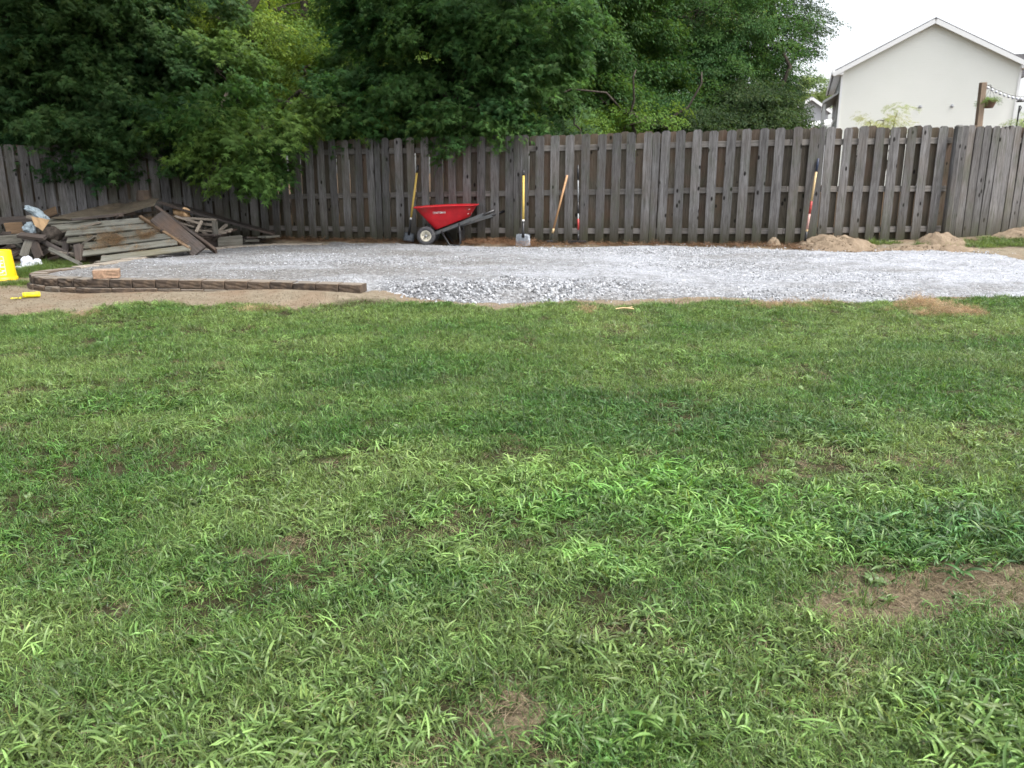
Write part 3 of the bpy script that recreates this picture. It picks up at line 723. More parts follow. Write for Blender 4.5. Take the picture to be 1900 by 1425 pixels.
def slab(name, quad, th, mat, parent):
    bm = bmesh.new(); a = [bm.verts.new(p) for p in quad]; b2 = [bm.verts.new(Vector(p) - Vector((0, 0, th))) for p in quad]
    bm.faces.new(a); bm.faces.new(b2[::-1])
    for i in range(4): bm.faces.new((a[i], b2[i], b2[(i + 1) % 4], a[(i + 1) % 4]))
    return link(name, bm_mesh(name, bm, mat), None, parent)
def bar(name, p0, p1, w, h, mat, parent, bev=0.0, up=Vector((0, 0, 1))):
    ln = (Vector(p1) - Vector(p0)).length; bm = bmesh.new(); add_box(bm, ln, w, h, None, bev, (ln / 2, 0, 0))
    o = link(name, bm_mesh(name, bm, mat), None, parent); o.matrix_local = frame(Vector(p0), Vector(p1), up); return o

Lc = at(1553, 233, 43.0); Rc = at(1880, 233, 40.4)
house = empty("house", ((Lc.x + Rc.x) / 2, (Lc.y + Rc.y) / 2, 0), math.atan2(Rc.y - Lc.y, Rc.x - Lc.x),
              label="large cream two-storey house with a blank gable wall beyond the fence", cat="house")
HW = (Vector((Rc.x, Rc.y, 0)) - Vector((Lc.x, Lc.y, 0))).length
zE = (at(1562, 131, 43.0).z + at(1890, 119, 40.4).z) / 2; zA = at(1743, 41, 41.6).z; DEPTH = 12.5
gable_wall("gable_wall", HW, -0.5, zE, zA, MAT['siding'], house)
w2 = HW / 2
side = gable_wall("side_wall", DEPTH, -0.5, zE, zE + 0.001, m_plain('shaded_siding', (0.20, 0.225, 0.205), 0.6, var=0.08, scale=2), house); side.rotation_euler = (0, 0, R(-90)); side.location = (-w2, DEPTH / 2, 0)  # shade on this side is painted as a darker grey-green colour
side = gable_wall("side_wall", DEPTH, -0.5, zE, zE + 0.001, MAT['siding'], house); side.rotation_euler = (0, 0, R(90)); side.location = (w2, DEPTH / 2, 0)
back = gable_wall("gable_wall", HW, -0.5, zE, zA, MAT['siding'], house); back.rotation_euler = (0, 0, R(180)); back.location = (0, DEPTH, 0)
ov = 0.42; sl = (zA - zE) / w2
for s in (-1, 1):
    slab("roof", [(0, -0.28, zA + 0.20), (s * (w2 + ov), -0.28, zE + 0.20 - sl * ov), (s * (w2 + ov), DEPTH + 0.28, zE + 0.20 - sl * ov), (0, DEPTH + 0.28, zA + 0.20)], 0.10, MAT['shingle'], house)
    bar("rake_board", (s * 0.02, -0.31, zA + 0.02), (s * (w2 + ov), -0.31, zE + 0.02 - sl * ov), 0.03, 0.20, MAT['trim'], house)
    slab("soffit", [(0, -0.29, zA + 0.085), (s * (w2 + ov), -0.29, zE + 0.085 - sl * ov), (s * (w2 + ov), -0.02, zE + 0.085 - sl * ov), (0, -0.02, zA + 0.085)], 0.015, MAT['trim'], house)
    bm = bmesh.new(); add_box(bm, 0.52, 0.30, 0.20, None, 0.01, (s * (w2 + ov - 0.22), -0.15, zE - 0.12))
    link("eave_return", bm_mesh("eave_return", bm, MAT['trim']), None, house)
    bar("gutter", (s * (w2 + ov), -0.29, zE - 0.02), (s * (w2 + ov), DEPTH + 0.3, zE - 0.02), 0.12, 0.12, MAT['trim'], house)
    slab("eave_soffit", [(s * w2, 0, zE - 0.05), (s * (w2 + ov), 0, zE - 0.05), (s * (w2 + ov), DEPTH, zE - 0.05), (s * w2, DEPTH, zE - 0.05)], 0.02, MAT['trim'], house)
    bar("corner_board", (s * (w2 - 0.03), -0.03, -0.5), (s * (w2 - 0.03), -0.03, zE), 0.10, 0.05, MAT['trim'], house, up=Vector((0, 1, 0)))
bm = bmesh.new(); add_box(bm, 2.0, 1.6, 1.1, None, 0.0, (w2 + 0.1, 5.0, zE + 0.4)); link("dormer", bm_mesh("dormer", bm, MAT['shingle']), None, house)
for yy in (3.2, 6.2, 9.0):
    fr = bar("window", (-w2 - 0.03, yy, zE - 2.2), (-w2 - 0.03, yy, zE - 0.7), 1.0, 0.06, MAT['trim'], house, up=Vector((1, 0, 0)))
    bm = bmesh.new(); add_box(bm, 1.34, 0.84, 0.01, None, 0, (0.75, 0, -0.036)); link("pane", bm_mesh("pane", bm, MAT['glass_dark']), None, fr)
zP = at(1545, 190, 46).z
slab("porch_roof", [(-w2 - 0.02, 2.0, zP + 0.45), (-w2 - 0.75, 2.0, zP), (-w2 - 0.75, 9.0, zP), (-w2 - 0.02, 9.0, zP + 0.45)], 0.12, MAT['trim'], house)
for yy in (2.3, 5.5, 8.7): bar("porch_post", (-w2 - 0.65, yy, -0.5), (-w2 - 0.65, yy, zP - 0.12), 0.14, 0.14, MAT['trim'], house, up=Vector((0, 1, 0)))
iv = house.matrix_basis.inverted() if hasattr(house, "matrix_basis") else None
Mh = Matrix.Translation(house.location) @ Euler(house.rotation_euler).to_matrix().to_4x4(); Mi = Mh.inverted()
for px, py in ((1708, 198), (1764, 198)):
    q = Mi @ at(px, py, 41.7); bm = bmesh.new()
    lathe(bm, [(0.0, 0.06), (0.05, 0.055), (0.075, 0.035), (0.08, 0.0)], 14, Matrix.Rotation(R(90), 4, 'X'))
    o = link("dryer_vent", bm_mesh("dryer_vent", bm, MAT['siding_grey'], True), None, house); o.location = (q.x, -0.02, q.z)

# second, grey house further away
A0 = at(1470, 235, 80); A1 = at(1532, 235, 80)
MAT['pole'] = m_wood('pole_timber', (0.30, 0.23, 0.17), (0.17, 0.125, 0.09), knots=False, base_stain=False, along='X')
h2 = empty("house", ((A0.x + A1.x) / 2 , 80, 0), -0.2, label="small grey gabled house far off between the trees and the cream house", cat="house")
w_ = (A1.x - A0.x) * 1.02; e2 = at(1470, 208, 80).z; a2 = at(1510, 184, 80).z
gable_wall("gable_wall", w_, -0.5, e2, a2, MAT['siding_grey'], h2, 0.2)
for s in (-1, 1):
    slab("roof", [(0, -0.3, a2 + 0.25), (s * (w_ / 2 + 0.4), -0.3, e2 + 0.02), (s * (w_ / 2 + 0.4), 9, e2 + 0.02), (0, 9, a2 + 0.25)], 0.12, MAT['shingle'], h2)
    bar("rake_board", (0, -0.33, a2 + 0.06), (s * (w_ / 2 + 0.4), -0.33, e2 - 0.16), 0.04, 0.24, MAT['trim'], h2)
    sw_ = gable_wall("side_wall", 9, -0.5, e2, e2 + 0.001, MAT['siding_grey'], h2, 0.3); sw_.rotation_euler = (0, 0, R(90 * s)); sw_.location = (s * w_ / 2, 4.5, 0)
q0, q1 = at(1492, 236, 60), at(1528, 222, 60)
shed = empty("shed", (q0.x + 1.2, 60, 0), 0.1, label="pale sloping shed roof low behind the fence next to the cream house", cat="shed")
slab("roof", [(-1.6, 0, q0.z - 0.1 - 0), (1.5, 0, q1.z + 0.15), (1.5, 4, q1.z + 0.15), (-1.6, 4, q0.z - 0.1)], 0.22, MAT['trim'], shed)
gable_wall("wall", 2.6, -0.5, q0.z - 0.3, q0.z - 0.29, MAT['siding_grey'], shed)

# pole with hanging basket and string lights, in the neighbour's yard
pb, pt = at(1809, 300, 18.0), at(1826, 153, 18.0)
pole = bar("pole", (pb.x + 0.03, 18.0, 0.5), (pt.x - 0.02, 18.0, pt.z), 0.115, 0.115, MAT['pole'], None, 0.006, up=Vector((0, 1, 0)))
props(pole, "square timber pole standing behind the fence in front of the cream house", "pole")
M = {}
bk = at(1835, 191, 18.0)
basket = empty("hanging_basket", (bk.x, bk.y, bk.z - 0.1), label="brown hanging basket with trailing green plant beside the timber pole", cat="hanging basket")
bm = bmesh.new(); lathe(bm, [(0.0, 0.0), (0.09, 0.0), (0.145, 0.14), (0.15, 0.15), (0.13, 0.15), (0.0, 0.13)], 16)
link("basket", bm_mesh("basket", bm, m_plain("coir_brown", (0.16, 0.10, 0.07), 0.9, var=0.3, scale=60)), None, basket)
bm = bmesh.new()
for a in (0, 2.1, 4.2): tube(bm, [(0.14 * math.cos(a), 0.14 * math.sin(a), 0.14), (0, 0, 0.42)], 0.003, 4)
tube(bm, [(0, 0, 0.42), (-0.02, 0, 0.46), (-0.14, 0, 0.44)], 0.006, 5)
link("hanger", bm_mesh("hanger", bm, MAT['black']), None, basket)
sl_root = empty("string_lights", (0, 0, 0), label="string of white globe lights running from the timber pole to the right", cat="string lights")
s0, s1 = at(1830, 157, 18.0), at(1990, 150, 18.0)
pts = [s0.lerp(s1, t) - Vector((0, 0, 0.28 * math.sin(math.pi * min(1, t * 1.0)))) for t in np.linspace(0, 1, 40)]
bm = bmesh.new(); tube(bm, pts, 0.006, 5); link("cable", bm_mesh("cable", bm, MAT['black']), None, sl_root)
bm = bmesh.new(); bmesh.ops.create_uvsphere(bm, u_segments=10, v_segments=7, radius=0.030); bulb_me = bm_mesh("bulb", bm, MAT['white_plastic'], True)
for k in range(1, 39, 2):
    o = link("bulb", bulb_me, None, sl_root); o.location = pts[k] - Vector((0, 0, 0.045))
fp = at(1886, 235, 24); fd = empty("bird_feeder_pole", (fp.x, fp.y, 0), label="thin dark hooked garden pole at the right edge beyond the fence", cat="garden pole")
zt_ = at(1887, 196, 24).z
bm = bmesh.new(); tube(bm, [(0, 0, 0.4), (0, 0, zt_)], 0.022, 6); tube(bm, [(0, 0, zt_ - 0.25), (0.06, 0, zt_ - 0.05), (0.02, 0, zt_)], 0.015, 5); link("shaft", bm_mesh("shaft", bm, MAT['black']), None, fd)
bm = bmesh.new(); lathe(bm, [(0, 0.10), (0.11, 0.0), (0.10, -0.02), (0, 0.0)], 10); o = link("finial", bm_mesh("finial", bm, MAT['black']), None, fd); o.location = (0.01, 0, zt_ + 0.12)

# ================================================================== WHEELBARROW
SC = 13.45 / F_PX
def wx(px): return (px - 813) * SC
def wz(py): return (453.5 - py) * SC
g0 = hit(800, 453.5, 0.02); WB = (at(813, 453.5, g0.y)); 
wb = empty("wheelbarrow", (WB.x, WB.y, WB.z), R(-3), label="red plastic wheelbarrow with grey steel frame parked against the fence", cat="wheelbarrow")
def tray_pt(t, a, off=0.0):
    """t 0 floor .. 1 rim, a angle round the tray (superellipse)"""
    x0 = -0.02 + (wx(773.5) + 0.02) * t; x1 = wx(872) + (wx(886.5) - wx(872)) * t
    hy = 0.19 + (0.34 - 0.19) * t
    cx, hx = (x0 + x1) / 2, (x1 - x0) / 2
    c, s = math.cos(a), math.sin(a); e = 0.36
    ux = math.copysign(abs(c) ** e, c); uy = math.copysign(abs(s) ** e, s)
    x = cx + (hx - off) * ux; y = (hy - off) * uy
    fx_ = (x - x0) / (x1 - x0)
    zb_ = wz(426) + (wz(403) - wz(426)) * fx_; zt = wz(385) + (wz(380.5) - wz(385)) * fx_ + 0.012 * math.sin(math.pi * fx_)
    return Vector((x, y, zb_ + (zt - zb_) * t + (0.012 if off > 0 and t < 0.05 else 0)))
bm = bmesh.new(); NA = 48; rings = []
lv = [(0.0, 0), (0.04, -0.004), (0.3, -0.004), (0.6, -0.002), (0.93, 0), (0.945, -0.022), (1.0, -0.024), (1.012, -0.012), (1.0, 0.006), (0.9, 0.010), (0.6, 0.010), (0.3, 0.010), (0.04, 0.012), (0.0, 0.03)]
for t, off in lv: rings.append([bm.verts.new(tray_pt(t, 2 * math.pi * k / NA, off)) for k in range(NA)])
for a, b_ in zip(rings[:-1], rings[1:]):
    for k in range(NA): bm.faces.new((a[k], a[(k + 1) % NA], b_[(k + 1) % NA], b_[k]))
bm.faces.new(rings[0][::-1]); bm.faces.new(rings[-1])
link("tray", bm_mesh("tray", bm, MAT['red_tray'], True), None, wb)
# handles: two grey channels running under the tray from the axle to the grips
for s, nm in ((-1, 0), (1, 1)):
    y = s * 0.225
    a_, b_, e_ = Vector((wx(806), y * 0.8, wz(434))), Vector((wx(901), y * 1.12, wz(397.5))), Vector((wx(921), y * 1.2, wz(390)))
    if s == 1: b_ += Vector((0.12, 0, -0.03)); e_ += Vector((0.13, 0, -0.03))
    h_ = bar("handle", a_, b_, 0.035, 0.055, MAT['frame_grey'], wb, 0.004)
    bm = bmesh.new(); tube(bm, [b_ - (e_ - b_) * 0.1, b_, e_], [0.021, 0.021, 0.019], 10); link("grip", bm_mesh("grip", bm, MAT['black'], True), None, wb)
    # legs and braces
    bm = bmesh.new(); k = wx(856)
    tube(bm, [(k, y, wz(413)), (k + 0.02, y * 1.1, wz(449)), (k - 0.02, y * 1.1, wz(453)), (wx(838), y * 1.1, wz(452.5)), (wx(823), y, wz(428))], 0.015, 8)
    link("leg", bm_mesh("leg", bm, MAT['black'], True), None, wb)
bm = bmesh.new(); add_box(bm, 0.03, 0.50, 0.16, None, 0.003, (wx(858), 0, wz(436))); link("cross_brace", bm_mesh("cross_brace", bm, MAT['black']), None, wb)
bm = bmesh.new(); add_box(bm, 0.34, 0.40, 0.03, Matrix.Translation((wx(838), 0, wz(424))) @ Matrix.Rotation(R(-21), 4, 'Y'), 0.003); link("tray_support", bm_mesh("tray_support", bm, MAT['black']), None, wb)
for s in (-1, 1):
    wh = empty("wheel", (wx(795), s * 0.24, wz(436)), 0); wh.parent = wb
    MR = Matrix.Rotation(R(90), 4, 'X')
    bm = bmesh.new(); lathe(bm, [(0.088, -0.036), (0.098, -0.042), (0.128, -0.043), (0.146, -0.034), (0.153, -0.017), (0.154, 0.0), (0.153, 0.017), (0.146, 0.034), (0.128, 0.043), (0.098, 0.042), (0.088, 0.036)], 36, MR, closed=True)
    link("tyre", bm_mesh("tyre", bm, MAT['rubber'], True), None, wh)
    bm = bmesh.new(); 
    for sg in (1, -1):
        lathe(bm, [(0.0, sg * 0.010), (0.030, sg * 0.010), (0.034, sg * 0.020), (0.066, sg * 0.022), (0.076, sg * 0.036), (0.090, sg * 0.038), (0.092, sg * 0.030)], 36, MR)
    link("rim", bm_mesh("rim", bm, MAT['cream_rim'], True), None, wh)
    bm = bmesh.new(); lathe(bm, [(0.0, 0.055), (0.014, 0.053), (0.022, 0.045), (0.024, 0.0), (0.024, -0.045), (0.022, -0.053), (0.0, -0.055)], 16, MR); 
    link("hub", bm_mesh("hub", bm, MAT['grey_steel'], True), None, wh)
    bm = bmesh.new()
    for k in range(5):
        a = 2 * math.pi * k / 5 + 0.3
        add_box(bm, 0.014, 0.006, 0.014, None, 0.002, (0.05 * math.cos(a), -0.0245 , 0.05 * math.sin(a)))
        add_box(bm, 0.014, 0.006, 0.014, None, 0.002, (0.05 * math.cos(a), 0.0245 , 0.05 * math.sin(a)))
    link("bolts", bm_mesh("bolts", bm, MAT['black']), None, wh)
bm = bmesh.new(); tube(bm, [(wx(795), -0.27, wz(436)), (wx(795), 0.27, wz(436))], 0.010, 8)
for s in (-1, 1): tube(bm, [(wx(795), s * 0.16, wz(436)), (wx(808), s * 0.18, wz(433))], 0.014, 8); tube(bm, [(wx(806), s * 0.18, wz(433)), (wx(800), s * 0.15, wz(412))], 0.012, 6)
link("axle", bm_mesh("axle", bm, MAT['black'], True), None, wb)
# lettering on the tray's near side
def side_pt(x, z, off):
    best = None
    lo, hi = 0.0, 1.0
    for _ in range(30):
        t = (lo + hi) / 2
        x0 = -0.02 + (wx(773.5) + 0.02) * t; x1 = wx(872) + (wx(886.5) - wx(872)) * t; f = (x - x0) / (x1 - x0)
        zb_ = wz(426) + (wz(403) - wz(426)) * f; zt = wz(385) + (wz(380.5) - wz(385)) * f + 0.012 * math.sin(math.pi * max(0, min(1, f)))
        if zb_ + (zt - zb_) * t < z: lo = t
        else: hi = t
    cx, hx = (x0 + x1) / 2, (x1 - x0) / 2
    ux = min(0.999, abs((x - cx) / hx)); c = ux ** (1 / 0.36); s = math.sqrt(1 - c * c); uy = s ** 0.36
    return Vector((x, -(0.19 + 0.15 * t + 0.003) * uy - off, z))
cu = bpy.data.curves.new("lettering", 'FONT'); cu.body = "CRAFTSMAN"; cu.size = 1.0; cu.extrude = 0.0; cu.offset = 0.012
tmp = bpy.data.objects.new("tmp", cu); tm = bpy.data.meshes.new_from_object(tmp)
bm = bmesh.new(); bm.from_mesh(tm)
bmesh.ops.subdivide_edges(bm, edges=[e for e in bm.edges if e.calc_length() > 0.3], cuts=2)
xs = [v.co.x for v in bm.verts]; ys = [v.co.y for v in bm.verts]; X0, X1, Y0, Y1 = min(xs), max(xs), min(ys), max(ys)
for v in bm.verts:
    u = (v.co.x - X0) / (X1 - X0); w = (v.co.y - Y0) / (Y1 - Y0)
    x = wx(809.5) + (wx(832.5) - wx(809.5)) * u; z = wz(396.2) + (wz(392.4) - wz(396.2)) * w + u * 0.008
    v.co = side_pt(x, z, 0.005)
link("lettering", bm_mesh("lettering", bm, MAT['white_print']), None, wb)
bpy.data.objects.remove(tmp)
for (x, z, a) in ((875, 388, 0.4), (872.5, 396, 0.2), (877.5, 396, 1.2)):      # small pale safety stickers
    bm = bmesh.new(); q = side_pt(wx(x), wz(z), 0.006); add_box(bm, 0.030 if a < 1 else 0.014, 0.002, 0.014 if a < .3 else 0.010, Matrix.Translation(q) @ Matrix.Rotation(R(-14), 4, 'X'))
    link("sticker", bm_mesh("sticker", bm, m_plain("sticker", (0.55, 0.40, 0.38), 0.6, var=0.5, scale=200)), None, wb)

# ================================================================== LEANING TOOLS
def tool_root(name, px, py, label, cat, Y=None):
    p = hit(px, py, 0.015) if Y is None else at(px, py, Y)
    Ym = float(fence_y(p.x)) - 0.16
    if p.y > Ym: p = at(px, py, Ym); p.z = max(p.z, float(gz(p.x, p.y)) + 0.01)
    return empty(name, tuple(p), label=label, cat=cat), p
def lean_tool(name, label, cat, foot, top, segs, Yoff=0.12):
    """foot/top pixel; the foot stands on the ground before the fence, the top rests on the boards. segs: (name, t0, t1, radius, material)"""
    root, p = tool_root(name, foot[0], foot[1], label, cat)
    yb = 0
    # distance of the fence's front face at the top's column
    Y = p.y
    for _ in range(8):
        q = at(top[0], top[1], Y); ds = np.linspace(0, main_L.c[-1], 400); xs_ = [main_L(d)[0] for d in ds[::1]]
        k = min(range(len(xs_)), key=lambda i: abs(xs_[i].x - q.x)); Y = xs_[k].y - 0.075
    q = at(top[0], top[1], Y) - p
    for nm, t0, t1, r_, mat in segs:
        bm = bmesh.new(); tube(bm, [q * t0, q * (t0 + t1) / 2, q * t1], r_ if hasattr(r_, "__len__") else r_, 10); link(nm, bm_mesh(nm, bm, mat, True), None, root)
    return root, p, q
def blade(root, q, t_top, w, h, mat, yaw=0.0, dish=0.02, ang=0.0):
    """flat digging blade hanging below the socket"""
    ax = q.normalized(); side = Vector((math.cos(yaw), math.sin(yaw), 0)); side = (side - ax * side.dot(ax)).normalized(); n_ = ax.cross(side)
    o = q * t_top; bm = bmesh.new(); nx, nz = 6, 6; g = {}
    for j in range(nz + 1):
        for i in range(nx + 1):
            u = i / nx * 2 - 1; v_ = j / nz
            ww = w / 2 * (0.93 + 0.07 * v_) * (1.0 if j > 0 else 0.96)
            P = o + side * (u * ww) - ax * (v_ * h - (0.012 * (1 - abs(u)) if j == 0 else 0)) + n_ * (dish * (u * u) - 0.25 * dish)
            g[i, j] = bm.verts.new(P)
    for j in range(nz):
        for i in range(nx): bm.faces.new((g[i, j], g[i + 1, j], g[i + 1, j + 1], g[i, j + 1]))
    r_ = bmesh.ops.solidify(bm, geom=bm.faces[:], thickness=0.0025)
    link("blade", bm_mesh("blade", bm, mat, True), None, root)
ln1 = "flat square shovel with yellow handle leaning left of the wheelbarrow"
r1, p1, q1 = lean_tool("shovel", ln1, "shovel", (757, 448), (775.5, 306.5),
    [("grip", 0.90, 1.0, [0.019, 0.021, 0.019], MAT['black']), ("shaft", 0.31, 0.905, 0.0185, MAT['yellow_handle']), ("collar", 0.29, 0.315, 0.021, MAT['white_print']), ("socket", 0.085, 0.30, [0.024, 0.019, 0.020], MAT['black'])])
blade(r1, q1, 0.115, 0.215, 0.150, MAT['steel'], yaw=-0.35, dish=0.018)
r2, p2, q2 = lean_tool("shovel", "flat square shovel with yellow handle standing upright right of the wheelbarrow handles", "shovel", (970.5, 455), (971.5, 315),
    [("grip", 0.915, 1.0, [0.018, 0.020, 0.018], MAT['black']), ("shaft", 0.33, 0.92, 0.0195, MAT['yellow_handle']), ("collar", 0.315, 0.335, 0.021, MAT['white_print']), ("socket", 0.10, 0.32, [0.026, 0.020, 0.021], MAT['black'])])
blade(r2, q2, 0.145, 0.245, 0.195, MAT['steel'], yaw=0.03, dish=0.018)
r3, p3, q3 = lean_tool("hoe", "plain brown wooden handled tool leaning diagonally, narrow metal tip down", "garden hoe", (1021, 449), (1052.5, 325),
    [("shaft", 0.20, 1.0, 0.0165, MAT['wood_handle']), ("collar", 0.135, 0.205, 0.019, MAT['wood_handle2']), ("tine", 0.02, 0.14, [0.006, 0.008, 0.010], MAT['black'])])
bm = bmesh.new(); add_box(bm, 0.11, 0.03, 0.025, None, 0.004, (-0.01, -0.02, 0.012)); link("hoe_blade", bm_mesh("hoe_blade", bm, MAT['black']), None, r3)
r4, p4, q4 = lean_tool("garden_rake", "slim grey and red shafted tool with black grip and wide black foot", "rake", (1073, 450), (1072.5, 306),
    [("grip", 0.81, 1.0, [0.015, 0.020, 0.014], MAT['black']), ("shaft", 0.52, 0.815, 0.0125, MAT['grey_steel']), ("sleeve", 0.38, 0.525, 0.0145, MAT['black']), ("lower_shaft", 0.10, 0.385, 0.0125, MAT['grey_steel']), ("label_sleeve", 0.165, 0.31, 0.0165, MAT['red']), ("socket", 0.02, 0.11, 0.015, MAT['black'])])
bm = bmesh.new(); add_box(bm, 0.30, 0.035, 0.022, None, 0.004, (-0.02, -0.01, 0.018))
for k in range(13): add_box(bm, 0.008, 0.012, 0.06, None, 0, (-0.16 + k * 0.0235, -0.035, 0.015))
link("rake_head", bm_mesh("rake_head", bm, MAT['black']), None, r4)
r5, p5, q5 = lean_tool("shovel", "wooden handled tool with worn red lower shaft leaning beside the left sand mound", "shovel", (1494, 447), (1518.5, 294),
    [("grip", 0.84, 1.0, [0.017, 0.019, 0.015], m_plain("dark_blue_grip", (0.02, 0.03, 0.06), 0.5)), ("shaft", 0.48, 0.845, 0.0165, MAT['wood_handle2']), ("red_band", 0.33, 0.485, 0.0175, MAT['red']), ("worn_label", 0.14, 0.335, 0.0175, MAT['red_white']), ("shaft_foot", 0.11, 0.145, 0.017, MAT['wood_handle2']), ("socket", 0.0, 0.115, [0.02, 0.018, 0.018], MAT['black'])])

# ================================================================== BUCKET, TUBE, BAGS
bp = hit(-9, 521, 0.0); k_ = bp.y / F_PX
bucket = empty("bucket", (bp.x, bp.y + 0.14, bp.z - 0.005), label="yellow plastic bucket turned upside down at the left edge", cat="bucket")
bh = 55 * k_ * 1.0; rb = 26 * k_
bm = bmesh.new()
lathe(bm, [(rb * 1.05, 0.0), (rb * 1.06, 0.035), (rb * 1.0, 0.038), (rb * 0.995, 0.055), (rb * 0.86, bh - 0.012), (rb * 0.83, bh), (rb * 0.80, bh), (rb * 0.79, bh - 0.010), (0, bh - 0.010)], 40)
link("body", bm_mesh("body", bm, MAT['yellow'], True), None, bucket)
def bucket_patch(name, a0, a1, z0, z1, mat, off, pts=None):
    bm = bmesh.new()
    def P(a, z):
        r_ = (rb * 0.995 + (rb * 0.86 - rb * 0.995) * (z - 0.055) / (bh - 0.067)) + off; return Vector((r_ * math.cos(a), r_ * math.sin(a), z))
    n_ = 8
    for (b0, b1, y0, y1) in (pts or [(0, 1, 0, 1)]):
        A = [bm.verts.new(P(a0 + (a1 - a0) * (b0 + (b1 - b0) * i / n_), z0 + (z1 - z0) * y0)) for i in range(n_ + 1)]
        B = [bm.verts.new(P(a0 + (a1 - a0) * (b0 + (b1 - b0) * i / n_), z0 + (z1 - z0) * y1)) for i in range(n_ + 1)]
        for i in range(n_): bm.faces.new((A[i], A[i + 1], B[i + 1], B[i]))
    return link(name, bm_mesh(name, bm, mat), None, bucket)
fr_ = [(0, 1, 0, .025), (0, 1, .975, 1), (0, .05, 0, 1), (.95, 1, 0, 1), (.1, .9, .42, .46), (.15, .5, .5, .56), (.3, .8, .6, .66), (.1, .45, .3, .34), (.55, .9, .2, .26), (.2, .7, .12, .16), (.45, .55, .46, .9), (.2, .3, .66, .9), (.6, .85, .75, .8)]
bucket_patch("printed_panel", R(-72), R(-38), bh * 0.2, bh * 0.82, MAT['white_print'], 0.0015, fr_)
bucket_patch("dark_print", R(-125), R(-103), bh * 0.15, bh * 0.7, MAT['black'], 0.0015)
bm = bmesh.new(); t0 = R(200)
tube(bm, [(rb * 1.07 * math.cos(a), rb * 1.07 * math.sin(a) * 1.02, 0.02 - 0.012 * math.sin((a - R(200)) / R(140) * math.pi)) for a in np.linspace(R(200), R(340), 20)], 0.004, 5)
link("bail", bm_mesh("bail", bm, MAT['yellow']), None, bucket)

tp = hit(59, 552); kt = tp.y / F_PX
tb = empty("yellow_tube", (tp.x, tp.y, tp.z + 0.032), R(28), label="small bright yellow roll lying on the bare sandy soil by the bucket", cat="roll")
bm = bmesh.new(); lathe(bm, [(0.014, -0.09), (0.030, -0.09), (0.030, 0.09), (0.014, 0.09)], 20, Matrix.Rotation(R(90), 4, 'Y') , closed=True)
for k in range(3): lathe(bm, [(0.0305, -0.07 + 0.06 * k), (0.0312, -0.06 + 0.06 * k), (0.0305, -0.05 + 0.06 * k)], 20, Matrix.Rotation(R(90), 4, 'Y'))
link("roll", bm_mesh("roll", bm, MAT['yellow_green'], True), None, tb)
bm = bmesh.new(); rr = random.Random(3); pts = []
for k in range(16): pts.append(Vector((-0.07 - 0.009 * k + 0.02 * math.sin(k * 1.3), 0.04 * math.sin(k * 0.7) - 0.01 * k * 0.3, -0.024 + 0.003 * math.sin(k))))
tube(bm, pts, 0.0045, 5); link("loose_tape", bm_mesh("loose_tape", bm, MAT['yellow_green']), None, tb)

def crumple(name, label, cat, loc, size, mat, seed, amp=0.3, rot=(0, 0, 0), freq=2.4):
    bm = bmesh.new(); bmesh.ops.create_icosphere(bm, subdivisions=4, radius=1.0); o_ = Vector((seed * 3.1, 0, 0))
    for v in bm.verts:
        n_ = mnoise.noise(v.co * freq * 0.7 + o_) + 0.7 * abs(mnoise.noise(Vector((v.co.x * 2.2, v.co.y * 2.2, v.co.z * 0.9)) * freq * 0.6 + o_)) + 0.08 * mnoise.noise(v.co * freq * 4 + o_)
        d = 1 + amp * n_; v.co = Vector((v.co.x * d * size[0], v.co.y * d * size[1], v.co.z * d * size[2]))
        if v.co.z < -size[2] * 0.6: v.co.z = -size[2] * 0.6 + (v.co.z + size[2] * 0.6) * 0.15
    o = link(name, bm_mesh(name, bm, mat, False)); o.location = loc; o.rotation_euler = rot
    return props(o, label, cat)
q = hit(48, 497); crumple("plastic_bag", "larger round white plastic bag on the grass right behind the yellow bucket", "plastic bag", (q.x, q.y + .05, q.z + 0.055), (0.085, 0.09, 0.095), MAT['white_plastic'], 1)
q = hit(66, 494); crumple("plastic_bag", "smaller white plastic bag between the bucket and the debris pile", "plastic bag", (q.x, q.y + .05, q.z + 0.035), (0.065, 0.07, 0.065), MAT['white_plastic'], 2)
q = hit(35, 499); crumple("plastic_scrap", "flat white plastic scrap touching the yellow bucket", "plastic scrap", (q.x, q.y, q.z + 0.015), (0.045, 0.05, 0.03), MAT['white_plastic'], 3)

# ================================================================== DEBRIS PILE
def plank(name, a, b_, w, th, mat, label=None, cat="board", up=None, group=None, parent=None, sub=1):
    """a, b_: (px, py, distance) of the two ends' centre lines"""
    A = at(*a) if not isinstance(a, Vector) else a; B = at(*b_) if not isinstance(b_, Vector) else b_
    ln = (B - A).length; bm = bmesh.new(); add_box(bm, ln, w, th, None, min(0.004, th * 0.15), (ln / 2, 0, 0))
    r_ = random.Random(int(ln * 1e5) + int(w * 1e4))
    for v in bm.verts:
        v.co += Vector((r_.uniform(-.012, .012), r_.uniform(-.004, .004), r_.uniform(-.003, .003)))
    o = link(name, bm_mesh(name, bm, mat), None, parent)
    o.matrix_world = frame(A, B, up or Vector((0, 0, 1)))
    return props(o, label, cat if parent is None else None, group)
TILT = Vector((0.0, -0.62, 0.78))
